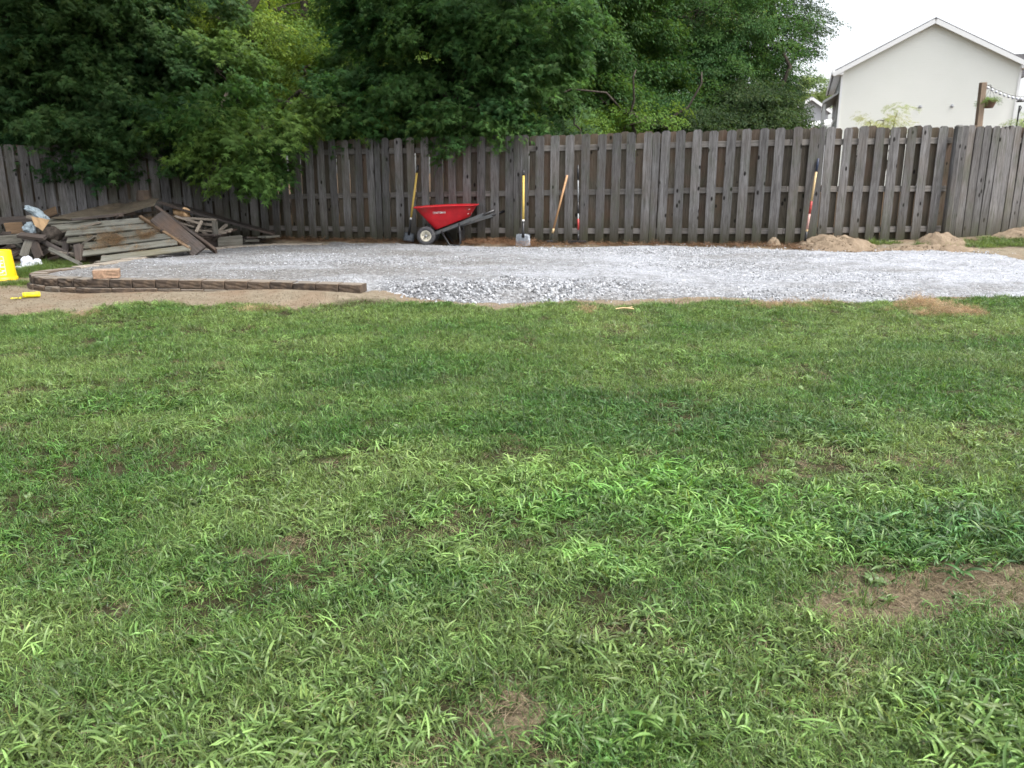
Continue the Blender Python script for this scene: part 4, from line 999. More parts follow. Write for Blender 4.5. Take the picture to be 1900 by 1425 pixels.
# old pallet, tilted towards the camera: slats across, orange bearer on its right edge
pal = empty("wooden_pallet", (0, 0, 0), label="old slatted grey pallet sloping down from the pile towards the gravel", cat="pallet")
TL_, TR_, BR_, BL_ = at(88, 412, 12.75), at(262, 398, 13.0), at(346, 460, 12.05), at(180, 482, 11.7)
rs = random.Random(4); PN = (TR_ - TL_).cross(BL_ - TL_).normalized(); PN = PN if PN.z > 0 else -PN
for k in range(7):
    v_ = k / 6; A = TL_.lerp(BL_, v_); B = TR_.lerp(BR_, v_); u_ = (B - A).normalized()
    A = A + u_ * rs.uniform(-0.10, 0.08); B = B + u_ * rs.uniform(-0.06, 0.06) if k != 0 else A.lerp(B, 0.55)
    plank("slat", A, B + Vector((0, 0, rs.uniform(-0.01, 0.01))), (BL_ - TL_).cross((TR_ - TL_).normalized()).length / 6 * rs.uniform(0.66, 0.76), 0.022, MAT['slat'], up=PN, parent=pal)
dn = -PN * 0.055
for (a, b_) in (((118, 408, 12.8), (200, 480, 11.75)), ((190, 402, 12.95), (272, 470, 11.95))):
    A, B = at(*a) + dn, at(*b_) + dn; plank("bearer", A, B, 0.04, 0.085, MAT['board_brown'], up=PN, parent=pal)
plank("bearer", at(260, 402, 12.85), at(352, 462, 12.05), 0.045, 0.05, MAT['board_orange'], up=PN, parent=pal)
# curved plywood sheet on top
bm = bmesh.new(); nU, nV = 18, 8; g = {}
c00, c10, c11, c01 = at(90, 405, 12.7), at(286, 386, 13.0), at(296, 370, 13.9), at(215, 377, 14.3)
for j in range(nV + 1):
    for i in range(nU + 1):
        u, v_ = i / nU, j / nV; p = (c00.lerp(c10, u)).lerp(c01.lerp(c11, u), v_)
        p = p + Vector((0, 0, -0.085 * math.sin(math.pi * min(1, u * 1.05)) * (1 - v_) + 0.02 * math.sin(u * 7 + v_ * 3) * v_ + 0.03 * u * u))
        g[i, j] = bm.verts.new(p)
for j in range(nV):
    for i in range(nU): bm.faces.new((g[i, j], g[i + 1, j], g[i + 1, j + 1], g[i, j + 1]))
bmesh.ops.solidify(bm, geom=bm.faces[:], thickness=0.022)
o = link("plywood_sheet", bm_mesh("plywood_sheet", bm, MAT['plywood'])); props(o, "warped tan plywood sheet lying on top of the debris pile", "plywood sheet")
plank("joist", (291, 402, 12.7), (370, 468, 12.1), 0.24, 0.045, MAT['board_brown'], "wide dark purple-brown plank sliding down to the gravel edge", up=Vector((0.25, -0.85, 0.35)))
plank("board", (290, 386, 12.95), (401, 466, 12.35), 0.045, 0.09, MAT['board_brown'], "long narrow dark board lying along the upper edge of the wide plank", up=Vector((0.2, -0.7, 0.7)))
# thin long sheet, like a lean-to roof, on the right
bm = bmesh.new(); A, B = at(293, 375, 13.2), at(508, 433, 14.1); C_, D_ = at(330, 377, 14.5), at(512, 431, 14.9)
vs = [bm.verts.new(p) for p in (A, B, D_, C_)]; bm.faces.new(vs); bmesh.ops.subdivide_edges(bm, edges=bm.edges[:], cuts=5, use_grid_fill=True)
for v in bm.verts: v.co.z += 0.02 * mnoise.noise(v.co * 1.5)
bmesh.ops.solidify(bm, geom=bm.faces[:], thickness=0.03); o = link("roof_panel", bm_mesh("roof_panel", bm, MAT['board_brown'])); props(o, "long thin dark panel propped like a lean-to at the right of the pile", "panel")
plank("board", (373, 452, 13.3), (404, 449, 13.35), 0.04, 0.19, MAT['board_brown'], "darker short plank on edge at the left of the low box side", up=Vector((0, -0.2, 1)))
plank("board", (405, 451, 13.3), (449, 447, 13.5), 0.04, 0.19, MAT['board_grey'], "flat grey-green plank on edge low under the lean-to panel", up=Vector((0, -0.2, 1)))
plank("board", (364, 431, 13.0), (374, 411, 13.1), 0.045, 0.045, MAT['board_pale'], "short pale upright stick leaning among the rubble under the lean-to", up=Vector((0, -1, 0)))
plank("board", (398, 410, 13.2), (401, 438, 13.2), 0.085, 0.03, MAT['board_grey'], "purple-grey short board standing upright under the lean-to panel", up=Vector((0, -1, 0)))
plank("board", (340, 404, 13.3), (400, 408, 13.5), 0.09, 0.035, MAT['board_pale'], "pale tan board lying level under the lean-to panel")
plank("board", (405, 432, 13.4), (432, 425, 13.5), 0.07, 0.03, MAT['board_pale'], "pale angled offcut above the low box side")
plank("board", (408, 428, 13.5), (420, 417, 13.7), 0.05, 0.03, MAT['board_pale'], "small pale offcut sticking up above the low box side")
plank("board", (452, 447, 13.7), (478, 446, 13.9), 0.09, 0.04, MAT['board_grey'], "grey board lying flat at the right foot of the pile")
plank("board", (454, 441, 13.8), (474, 441, 14.0), 0.12, 0.03, MAT['board_brown'], "brown board on the grey one at the right foot of the pile")
plank("board", (486, 440, 13.9), (512, 438, 14.3), 0.16, 0.035, MAT['board_grey'], "weathered board end poking out at the far right of the pile")
crumple("insulation_scrap", "crumpled pale insulation scrap under the peak of the lean-to", "scrap", at(338, 397, 13.5), (0.12, 0.10, 0.075), MAT['tan_paper'], 7, 0.5)
# left side
plank("beam", (-60, 414, 13.2), (112, 402, 13.6), 0.14, 0.10, MAT['board_brown'], "thick dark beam lying behind the white sack at the left")
plank("board", (10, 424, 12.7), (43, 422, 12.8), 0.05, 0.17, MAT['board_orange'], "short orange-brown block of wood at the left of the pile", up=Vector((0, -0.1, 1)))
plank("beam", (-40, 450, 12.2), (40, 442, 12.4), 0.12, 0.13, MAT['board_grey'], "pale grey beam end above the yellow bucket")
plank("board", (36, 436, 12.2), (84, 441, 12.2), 0.12, 0.05, MAT['board_brown'], "reddish brown offcut resting on the grey beam end", up=Vector((0, -0.35, 1)))
plank("board", (82, 399, 13.5), (104, 390, 13.4), 0.13, 0.02, MAT['board_orange'], "orange plywood corner sticking up behind the white sack", up=Vector((0, -1, 0.2)))
plank("board", (44, 476, 12.1), (54, 447, 12.2), 0.12, 0.04, MAT['board_grey'], "grey board leaning steeply left of the pile's dark hollow", up=Vector((0, -1, 0)))
plank("board", (74, 480, 12.0), (62, 450, 12.2), 0.14, 0.035, MAT['board_brown'], "brown board leaning back beside the grey leaning board", up=Vector((0, -1, 0)))
plank("board", (92, 462, 11.9), (150, 490, 11.6), 0.055, 0.045, MAT['board_grey'], "narrow grey board slanting down to the grass before the pile", up=Vector((0, -1, 0.5)))
plank("board", (80, 448, 12.3), (128, 474, 12.0), 0.07, 0.04, MAT['board_brown'], "brown board slanting behind the narrow grey one", up=Vector((0, -1, 0.5)))
plank("board", (96, 468, 12.0), (150, 474, 12.1), 0.09, 0.05, MAT['board_pale'], "pale board lying level in the hollow under the pallet")
plank("post_stub", (150, 486, 11.9), (146, 456, 12.0), 0.11, 0.10, MAT['board_brown'], "upright post stub under the low corner of the pallet", "post", up=Vector((0, -1, 0)))
plank("board", (118, 484, 12.1), (123, 450, 12.3), 0.10, 0.04, MAT['board_brown'], "dark plank upright in the hollow left of the post stub", up=Vector((0, -1, 0)))
crumple("tree_stump", "rounded grey-brown stump end at the left of the pallet slats", "stump", at(97, 436, 12.5), (0.13, 0.16, 0.13), MAT['bark'], 9, 0.15)
crumple("white_sack", "crumpled white and pale blue plastic sack on the pile", "sack", at(70, 398, 12.8), (0.19, 0.10, 0.055), MAT['blue_white'], 11, 0.5, (0, 0.65, 0.2))
crumple("white_sack", "white plastic sack hanging below the tan cardboard", "sack", at(55, 424, 12.7), (0.08, 0.09, 0.085), MAT['blue_white'], 12, 0.4, (0, 0.3, 0))
bm = bmesh.new(); P4 = [at(58, 402, 12.6), at(92, 408, 12.5), at(80, 428, 12.45), at(66, 420, 12.5)]; bm.faces.new([bm.verts.new(p) for p in P4])
bmesh.ops.subdivide_edges(bm, edges=bm.edges[:], cuts=3, use_grid_fill=True)
for v in bm.verts: v.co += Vector((0, 0.03 * mnoise.noise(v.co * 9), 0.01 * mnoise.noise(v.co * 6)))
bmesh.ops.solidify(bm, geom=bm.faces[:], thickness=0.006); props(link("cardboard", bm_mesh("cardboard", bm, MAT['tan_paper'])), "tan cardboard piece between the two white sacks", "cardboard")
bm = bmesh.new(); lathe(bm, [(0.0, 0.0), (0.13, 0.0), (0.13, 0.02), (0.10, 0.17), (0, 0.17)], 8); o = link("concrete_pier", bm_mesh("concrete_pier", bm, MAT['block'])); o.location = at(268, 372, 14.0); o.rotation_euler = (0, 0, 0.4)
props(o, "stubby brown concrete pier block standing on the plywood's far end", "pier block")
rr = random.Random(21)
for k in range(64):      # jumble filling the dark inside of the pile
    u = rr.random(); cx_ = -60 + 520 * u; Y = rr.uniform(12.6, 14.2) + (0.8 if cx_ > 300 else 0)
    gp = Vector((at(cx_, 440, Y).x, Y, float(gz(at(cx_, 440, Y).x, Y))))
    top = 0.62 * math.exp(-((cx_ - 190) / 150) ** 2) + 0.20
    if cx_ > 330: top = 0.10 + 0.25 * (470 - cx_) / 140
    z = gp.z + 0.05 + rr.random() * max(0.02, top - 0.16)
    a = rr.uniform(-0.9, 0.9); L_ = rr.uniform(0.35, 0.95); dv = Vector((math.cos(a) * L_ / 2, math.sin(a) * L_ / 2, rr.uniform(-0.12, 0.12) * L_))
    A = Vector((gp.x, gp.y, z)) - dv; B = Vector((gp.x, gp.y, z)) + dv; lo = min(A.z, B.z) - gp.z
    if lo < 0.03: A.z += 0.03 - lo; B.z += 0.03 - lo
    plank("scrap_board", A, B, rr.uniform(0.06, 0.15), rr.uniform(0.02, 0.05), rr.choice([MAT['board_brown'], MAT['board_brown'], MAT['board_grey'], MAT['board_pale']]),
          "broken board end jammed in the dark inside of the debris pile", group="scrap boards inside the debris pile")
# paving slabs showing their ends beside the pad below the pallet
for (a, b_) in (((184, 489, 11.75), (240, 480, 12.4)), ((246, 479, 12.45), (330, 468, 13.1))):
    plank("concrete_slab", a, b_, 0.16, 0.05, MAT['cap_block'], "pale slab edge low below the " + ("near" if a[0] < 200 else "far") + " end of the sloping pallet", "slab")

# ================================================================== SOIL MOUNDS
b = NB("heap_soil"); c = b.coord(); n1 = b.noise(c, 6, 8, 0.75); n2 = b.noise(c, 40, 5, 0.7)
col = b.ramp(n1, [(0.3, (0.15, 0.115, 0.08)), (0.5, (0.225, 0.175, 0.125)), (0.7, (0.30, 0.24, 0.175))]); col = b.mix(b.ramp(n2, [(0.56, 0.0), (0.7, 0.7)]), col, (0.17, 0.12, 0.08))
b.bsdf(col, 0.95, 0.1, 0, b.bump(b.math('ADD', n1, n2), 0.8, 0.03)); MAT['heap'] = b.m
CL = []
def mound(px0, px1, pyb, pyt, label, seed, depth=0.8, skew=0.0):
    A, B = hit(px0, pyb), hit(px1, pyb); Y = (A.y + B.y) / 2 + 0.15; cx_ = (A.x + B.x) / 2; rx = (B.x - A.x) / 2 * 1.12
    T = at((px0 + px1) / 2, pyt, Y); H = T.z - float(gz(cx_, Y)) + 0.05
    V = []; n_ = 48
    xs_ = np.linspace(-1.15, 1.15, n_); ys_ = np.linspace(-1.15, 1.15, 30); XX, YY = np.meshgrid(xs_, ys_)
    r_ = np.sqrt((XX - skew * (1 - XX ** 2)) ** 2 + YY ** 2); wxx = cx_ + XX * rx; wyy = Y + YY * depth * 0.5
    hh = np.clip(1 - r_ ** 1.7, -0.15, 1) ; hh = np.where(hh > 0, hh ** 0.85, hh)
    nz = (fbm(wxx * 4 + seed, wyy * 4, 4) - 0.5) * 0.17 + (fbm(wxx * 14 + seed, wyy * 14, 4) - 0.5) * 0.09
    CL.append((cx_, Y, rx, depth * 0.5, H, skew))
    z = gz(wxx, wyy) - 0.05 + H * hh + nz * np.clip(hh + 0.25, 0, 1)
    V = np.stack([wxx.ravel(), wyy.ravel(), z.ravel()], 1); ii = (np.arange(29)[:, None] * n_ + np.arange(n_ - 1)[None, :]).ravel()
    props(link("soil_mound", mesh_np("soil_mound", V, np.stack([ii, ii + 1, ii + n_ + 1, ii + n_], -1), MAT['heap'], smooth=True)), label, "soil mound", "soil mounds along the fence")
mound(1480, 1638, 460, 438, "widest sandy soil mound against the fence, right of the red shafted tool", 1, 0.9)
mound(1704, 1804, 456, 436, "reddish soil mound below the corner post of the fence", 2, 0.8)
mound(1855, 2010, 444, 425, "soil mound at the right edge of the yard by the closely boarded fence", 3, 0.9)
mound(1425, 1456, 458, 446, "small lump of soil at the fence foot left of the widest mound", 4, 0.25)
mound(1600, 1860, 468, 457, "low flattened spread of sandy soil behind the gravel at the right", 5, 0.6)

# clods and pebbles scattered over the heaps, the bare strip and the worn lawn patches
X_, Y_, Z_, SZ = [], [], [], []
for cx_, cy_, rx_, ry_, H_, sk_ in CL:
    m = int(900 * rx_); u = rng.uniform(-1.2, 1.2, m); v_ = rng.uniform(-1.2, 1.2, m); r_ = np.sqrt(u * u + v_ * v_)
    hh = np.clip(1 - r_ ** 1.7, 0, 1) ** 0.85; X_.append(cx_ + u * rx_); Y_.append(cy_ + v_ * ry_); wz_ = gz(X_[-1], Y_[-1]) + np.where(hh > 0, hh * H_ - 0.05 + (fbm(X_[-1] * 4 + 1, Y_[-1] * 4, 2) - 0.5) * 0.05, 0.0); Z_.append(wz_); SZ.append(rng.uniform(0.008, 0.035, m))
m = 9000; x = rng.uniform(-8, 2, m); y = rng.uniform(8.4, 10.6, m); k = (poly_sdf(np.stack([x, y], 1), PP) < -0.12) & (y > lawn_edge(x) - 0.1); x, y = x[k], y[k]
X_.append(x); Y_.append(y); Z_.append(ground_z(x, y) + berm(x, y, np.min([seg_dist(np.stack([x, y], 1), WL[i], WL[i + 1]) for i in range(len(WL) - 1)], 0))); SZ.append(rng.uniform(0.005, 0.022, len(x)))
m = 60000; x = rng.uniform(-6, 8, m); y = rng.uniform(1.2, 9, m); k = zones(x, y, DEAD, 1.3) > rng.uniform(0.35, 1.0, m); x, y = x[k], y[k]
X_.append(x); Y_.append(y); Z_.append(ground_z(x, y) - 0.02 * zones(x, y, [(zone(1760, 1090, 200, 30), 1.0)])); SZ.append(rng.uniform(0.004, 0.020, len(x)) * rng.uniform(0.5, 1, len(x)))
X_, Y_, Z_, SZ = map(np.concatenate, (X_, Y_, Z_, SZ)); n = len(X_); L_ = rng.uniform(0.5, 1.15, (n, 1))
scatter("soil_clods", np.stack([X_, Y_, Z_], 1), rng.uniform(0, 6.28, (n, 3)), SZ, rng.integers(0, 10, n), np.array((0.17, 0.125, 0.085)) * L_, "clods",
        label="crumbled brown soil clods on the mounds and bare patches", cat="soil", kind="stuff")

rr = random.Random(77)
for k in range(34):      # pale and brown offcuts heaped under the lean-to panel
    u = rr.random(); px = 318 + 110 * u; top = 392 + 42 * u; py = rr.uniform(top, 446); Y = rr.uniform(13.1, 13.9)
    c0 = at(px, py, Y); a = rr.uniform(-0.7, 0.7); L_ = rr.uniform(0.18, 0.48); dv = Vector((math.cos(a) * L_ / 2, math.sin(a) * L_ / 2, rr.uniform(-0.3, 0.3) * L_))
    plank("offcut", c0 - dv, c0 + dv, rr.uniform(0.05, 0.10), rr.uniform(0.02, 0.045), rr.choice([MAT['board_pale'], MAT['board_pale'], MAT['board_grey'], MAT['board_brown']]),
          "short wood offcut heaped with others under the lean-to panel", group="offcuts under the lean-to panel")
for k in range(26):      # dark jumble to the left of the pallet
    px = rr.uniform(-20, 165); py = rr.uniform(436, 484); Y = 12.6 - (py - 440) / 44 * 0.6 + rr.uniform(-0.1, 0.3)
    c0 = at(px, py, Y); c0.z = max(c0.z, float(gz(c0.x, c0.y)) + 0.04); a = rr.uniform(-1.2, 1.2); L_ = rr.uniform(0.25, 0.7); dv = Vector((math.cos(a) * L_ / 2, math.sin(a) * L_ / 2, rr.uniform(-0.2, 0.35) * L_))
    A, B = c0 - dv, c0 + dv
    for q_ in (A, B): q_.z = max(q_.z, float(gz(q_.x, q_.y)) + 0.03)
    plank("rotten_board", A, B, rr.uniform(0.05, 0.13), rr.uniform(0.025, 0.06), rr.choice([MAT['board_brown'], MAT['board_brown'], MAT['board_grey']]),
          "rotten board or stake jumbled at the left foot of the debris pile", group="rotten boards left of the pallet")

# ================================================================== GRASS
def blades(seed, n, spread, L, Wd, tilt, curve, nseg=3, fold=False, warm=0.12, droop=0.0, dark=(0.6, 1.25), stem=0.0, bias=None):
    """one clump of blades: vertices, faces and per-leaf shade"""
    r = np.random.default_rng(seed); V = []; Fc = []; Sh = []; Wm = []
    for _ in range(n):
        az = r.uniform(0, 2 * math.pi) if bias is None else r.normal(0, bias); rad = spread * math.sqrt(r.random()); pa = r.uniform(0, 2 * math.pi)
        base = np.array([rad * math.cos(pa), rad * math.sin(pa), -0.004 + stem * r.random()])
        l = r.uniform(*L); w = r.uniform(*Wd); el = r.uniform(*tilt); cv = r.uniform(*curve)
        sh = r.uniform(*dark); wm = max(0, r.normal(warm, 0.25)); tw = r.uniform(-0.5, 0.5)
        p = base.copy(); i0 = len(V); h = np.array([math.cos(az), math.sin(az)]); s = np.array([-h[1], h[0], 0.0])
        for k in range(nseg + 1):
            t = k / nseg
            prof = (math.sin(math.pi * (0.18 + 0.82 * t)) ** 0.7 if fold else (1 - t ** 1.6)) if k < nseg else 0.04
            ww = w * max(prof, 0.04) * 0.5; up = np.array([-h[0] * math.sin(el), -h[1] * math.sin(el), math.cos(el)])
            sd = s * math.cos(tw) + up * math.sin(tw)
            if fold:
                V += [p - sd * ww + up * ww * 0.35, p, p + sd * ww + up * ww * 0.35]; q = 3
            else:
                V += [p - sd * ww, p + sd * ww]; q = 2
            Sh += [sh * (0.8 + 0.25 * t)] * q; Wm += [min(1, wm * (0.5 + t))] * q
            p = p + np.array([h[0] * math.cos(el), h[1] * math.cos(el), math.sin(el)]) * (l / nseg)
            if p[2] < 0.004: p[2] = 0.004
            el -= cv / nseg
        for k in range(nseg):
            a = i0 + k * q; b_ = a + q
            for m in range(q - 1): Fc.append((a + m, a + m + 1, b_ + m + 1, b_ + m))
    return np.array(V), np.array(Fc), np.array(Sh), np.array(Wm)
def clump_mesh(name, parts, mat):
    Vs, Fs, S1, W1, o = [], [], [], [], 0
    for V, Fc, s_, w_ in parts: Vs.append(V); Fs.append(Fc + o); S1.append(s_); W1.append(w_); o += len(V)
    return mesh_np(name, np.concatenate(Vs), np.concatenate(Fs), mat, dict(shade=np.concatenate(S1), warm=np.concatenate(W1)), smooth=True)
G = []
for i in range(6):      # 0-5 fine mown grass
    G.append(clump_mesh("fine", [blades(10 + i, 46, 0.075, (0.025, 0.072), (0.0022, 0.0050), (0.1, 1.35), (0.2, 1.8), 3, False, 0.18, dark=(0.35, 1.55))], MAT['grass']))
for i in range(8):      # 6-13 broad crabgrass
    G.append(clump_mesh("broad", [blades(40 + i, (9, 13, 17, 7, 15, 11, 20, 12)[i], (0.045, 0.06, 0.07, 0.03)[i % 4], ((0.045, 0.095), (0.03, 0.075), (0.05, 0.12))[i % 3], ((0.006, 0.0115), (0.005, 0.009), (0.0045, 0.0085))[i % 3], (0.2, 1.2), (0.5, 2.3), 5, True, 0.06, dark=(0.45, 1.4), stem=0.025, bias=(1.0, 1.6, None, 1.3)[i % 4]), blades(60 + i, 16, 0.06, (0.03, 0.06), (0.002, 0.004), (0.3, 1.3), (0.3, 1.4), 3, False, 0.2)], MAT['grass']))
for i in range(3):      # 14-16 flat broadleaf weeds
    G.append(clump_mesh("weed", [blades(80 + i, 9, 0.02, (0.02, 0.042), (0.010, 0.018), (0.3, 0.9), (0.2, 0.9), 5, True, 0.05, dark=(0.8, 1.15))], MAT['grass']))
for i in range(4):      # 17-20 dead thatch
    G.append(clump_mesh("thatch", [blades(100 + i, 34, 0.08, (0.03, 0.085), (0.0012, 0.0026), (-0.05, 0.35), (-0.2, 0.5), 3, False, 0.0, dark=(0.5, 1.4))], MAT['grass']))
for i in range(2):      # 21-22 tall thin tufts
    G.append(clump_mesh("tall", [blades(120 + i, 26, 0.03, (0.06, 0.15), (0.002, 0.004), (0.8, 1.5), (0.2, 1.3), 5, False, 0.15)], MAT['grass']))
library("grass_clumps", G)
def field(n, x0, x1, y0, y1, keepf):
    x = rng.uniform(x0, x1, n); y = rng.uniform(y0, y1, n); k = keepf(x, y); return x[k], y[k]
def in_view(x, y): return np.abs(x) < 0.70 * y + 1.0
P_, R_, S_, I_, T_ = [], [], [], [], []
def put(x, y, idx, scl, tint, dz=0.0, tilt=0.12, comb=False):
    n = len(x); P_.append(np.stack([x, y, ground_z(x, y) + dz - 0.02 * zones(x, y, [(zone(1760, 1090, 200, 30), 1.0)])], 1)); R_.append(np.stack([rng.normal(0, tilt, n), rng.normal(0, tilt, n), (rng.normal(0.1, 1.1, n) if comb else rng.uniform(0, 6.283, n))], 1))
    S_.append(scl); I_.append(idx); T_.append(tint)
def lawn_mask(x, y):
    e = lawn_edge(x) + (fbm(x * 5, y * 5, 3) - 0.5) * 0.35; return y < e
def tints(x, y, a, b_, jit=0.16):
    f = np.clip(fbm(x * 1.1 + 3, y * 1.7, 4) * 2.2 - 0.6 + rng.normal(0, 0.18, len(x)), 0, 1)[:, None]
    return (np.array(a) * (1 - f) + np.array(b_) * f) * np.clip(rng.normal(1, jit, (len(x), 1)), 0.5, 1.6)
# density falls with distance only a little: the mown sward covers everything
N = 125000
x = rng.uniform(-9.5, 11.5, N); y = 1.0 + 9.4 * rng.random(N) ** 1.12; k = in_view(x, y) & lawn_mask(x, y)
x, y = x[k], y[k]; dead = zones(x, y, DEAD, 1.8); crab = zones(x, y, CRAB, 1.6); dk = zones(x, y, DARK_AND_SHADE, 1.8)
k = rng.random(len(x)) > dead * (0.80 + 0.4 * (fbm(x * 9, y * 9, 3) - 0.4)); k &= rng.random(len(x)) > 0.30 * crab
thin = fbm(x * 2.1, y * 2.1, 4); k &= rng.random(len(x)) < np.clip(0.35 + (thin - 0.36) * 4, 0.25, 1)
x, y, dk, crab = x[k], y[k], dk[k], crab[k]
t = tints(x, y, (0.048, 0.140, 0.028), (0.150, 0.236, 0.070), 0.34); t = t * (1 - 0.85 * dk[:, None]) + np.array((0.026, 0.092, 0.022)) * 0.85 * dk[:, None]
far = np.clip((y - 4) / 5, 0, 1); t *= (1 - 0.0 * far)[:, None]
put(x, y, rng.integers(0, 6, len(x)), rng.uniform(0.75, 1.2, len(x)) * (1 + 0.30 * dk), t)
# broad crabgrass
N = 125000
x = rng.uniform(-9.5, 11.5, N); y = 1.0 + 8.9 * rng.random(N) ** 1.15; k = in_view(x, y) & lawn_mask(x, y)
x, y = x[k], y[k]; crab = zones(x, y, CRAB, 1.8); dead = zones(x, y, DEAD); dk = zones(x, y, DARK_AND_SHADE, 1.8)
patch = np.clip((fbm(x * 1.9 + 40, y * 1.9, 4) - 0.50) * 6, 0, 1)
pr = np.clip(crab * (0.62 + 0.38 * np.clip(fbm(x * 3.1, y * 3.1 + 9, 3) * 3 - 1.0, 0, 1)) + 0.35 * patch + 0.13, 0, 1) * (1 - 0.95 * np.clip(dead * 1.3, 0, 1))
k = rng.random(len(x)) < pr * 0.95; x, y, crab, dk = x[k], y[k], crab[k], dk[k]
t = tints(x, y, (0.090, 0.212, 0.044), (0.205, 0.316, 0.098), 0.30) * (0.82 + 0.42 * zones(x, y, CRAB[:6], 1.8))[:, None]; t = t * (1 - 0.75 * dk[:, None]) + np.array((0.050, 0.148, 0.048)) * 0.75 * dk[:, None]
put(x, y, rng.integers(6, 14, len(x)), rng.uniform(0.45, 1.10, len(x)) * (0.85 + 0.28 * crab), t, 0.004, 0.22, True)
# the tall dark clump at the right
x, y = field(5200, 1.2, 5.2, 2.2, 4.6, lambda a, b_: lawn_mask(a, b_)); w = zones(x, y, [(zone(1770, 985, 160, 40), 1.0), (zone(1660, 1005, 80, 38), 0.9)], 1.4); k = rng.random(len(x)) < w * (0.25 + 0.6 * fbm(x * 4, y * 4, 3))
x, y = x[k], y[k]; put(x, y, rng.integers(6, 14, len(x)), rng.uniform(0.9, 1.5, len(x)), tints(x, y, (0.060, 0.155, 0.044), (0.125, 0.245, 0.080), 0.3), 0.015, 0.25, True)
# broadleaf weeds and tall tufts
x, y = field(9000, -9, 11, 1.2, 8.5, lambda a, b_: in_view(a, b_) & lawn_mask(a, b_)); w = zones(x, y, [(zone(720, 1385, 130, 45), 1.0), (zone(1620, 1270, 120, 40), .5), (zone(800, 1300, 90, 40), .6), (zone(350, 1160, 100, 50), .6), (zone(230, 700, 200, 20), .3)], 1.6) * 0.8 + 0.12
k = rng.random(len(x)) < w; x, y = x[k], y[k]; put(x, y, rng.integers(14, 17, len(x)), rng.uniform(0.7, 1.3, len(x)), tints(x, y, (0.11, 0.185, 0.065), (0.16, 0.24, 0.09)), 0.01, 0.2)
x, y = field(3000, -9, 11, 1.4, 10, lambda a, b_: in_view(a, b_) & lawn_mask(a, b_)); dk = zones(x, y, DARK_AND_SHADE, 1.6); k = rng.random(len(x)) < 0.25 + 0.7 * dk
x, y = x[k], y[k]; put(x, y, rng.integers(21, 23, len(x)), rng.uniform(0.5, 1.0, len(x)), tints(x, y, (0.05, 0.12, 0.03), (0.12, 0.20, 0.05)))
# lawn fringe at the soil, plus tufts behind and left of the gravel
for L_, nn in ((BACKLAWN, 6000), (LEFTLAWN, 7000)):
    x0, x1 = (-10, -5) if L_ is LEFTLAWN else (4.5, 13); y0, y1 = (9.6, 12.2) if L_ is LEFTLAWN else (10.5, 14.2)
    x = rng.uniform(x0, x1, nn); y = rng.uniform(y0, y1, nn); k = (zones(x, y, L_) > 0.35) & (y < fence_y(x) - 0.08) & (poly_sdf(np.stack([x, y], 1), PP) < -0.12); x, y = x[k], y[k]
    put(x, y, rng.integers(0, 6, len(x)), rng.uniform(0.9, 1.5, len(x)), tints(x, y, (0.06, 0.13, 0.03), (0.12, 0.19, 0.045)))
    put(x[::5], y[::5], rng.integers(21, 23, len(x[::5])), rng.uniform(0.6, 1.1, len(x[::5])), tints(x[::5], y[::5], (0.06, 0.14, 0.03), (0.13, 0.21, 0.05)))
x, y = field(1500, -9, 12, 9.2, 13.5, lambda a, b_: (poly_sdf(np.stack([a, b_], 1), PP) < -0.05) & (b_ < fence_y(a) - 0.1) & (b_ > lawn_edge(a)) & (a < 9.5) & ((a > 4) | (b_ < 10.2))); k = rng.random(len(x)) < 0.16
put(x[k], y[k], rng.integers(0, 6, k.sum()), rng.uniform(0.6, 1.1, k.sum()), tints(x[k], y[k], (0.08, 0.14, 0.04), (0.15, 0.19, 0.06)))
scatter("grass", np.concatenate(P_), np.concatenate(R_), np.concatenate(S_), np.concatenate(I_), np.concatenate(T_), "grass_clumps",
        label="mown lawn of fine green grass with broad pale crabgrass patches", cat="grass", kind="stuff")
# dry straw
P_, R_, S_, I_, T_ = [], [], [], [], []
N = 42000; x = rng.uniform(-8, 10, N); y = 1.0 + 9.2 * rng.random(N); k = in_view(x, y) & lawn_mask(x, y - 0.25); x, y = x[k], y[k]; dead = zones(x, y, DEAD, 1.6)
k = rng.random(len(x)) < 0.14 + 0.35 * np.clip(fbm(x * 2.4 + 7, y * 2.4, 4) * 4 - 1.9, 0, 1) + 0.7 * dead; x, y = x[k], y[k]; put(x, y, rng.integers(17, 21, len(x)), rng.uniform(0.4, 0.95, len(x)), tints(x, y, (0.17, 0.125, 0.075), (0.32, 0.25, 0.16)), 0.006)
STRAW = [(zone(1745, 578, 78, 10), 1.0), (zone(1720, 569, 45, 7), 1.0), (zone(1530, 563, 28, 4), 1.0), (zone(1090, 580, 14, 5), 0.8), (zone(1440, 566, 60, 4), 0.5), (zone(150, 583, 30, 4), 0.5), (zone(480, 578, 40, 3), 0.5), (zone(1420, 570, 80, 5), 0.6)]
x, y = field(60000, -8, 10, 8.3, 10.3, lambda a, b_: zones(a, b_, STRAW, 1.2) > 0.3); h_ = zones(x, y, STRAW[:2], 1.5); k = rng.random(len(x)) < 0.55; x, y, h_ = x[k], y[k], h_[k]
put(x, y, rng.integers(17, 21, len(x)), rng.uniform(0.5, 1.0, len(x)), tints(x, y, (0.24, 0.165, 0.09), (0.42, 0.31, 0.18), 0.3), rng.random(len(x)) * 0.13 * h_ * np.clip(fbm(x * 5, y * 5, 3) * 3 - 0.8, 0.05, 1) + 0.008, 0.6)
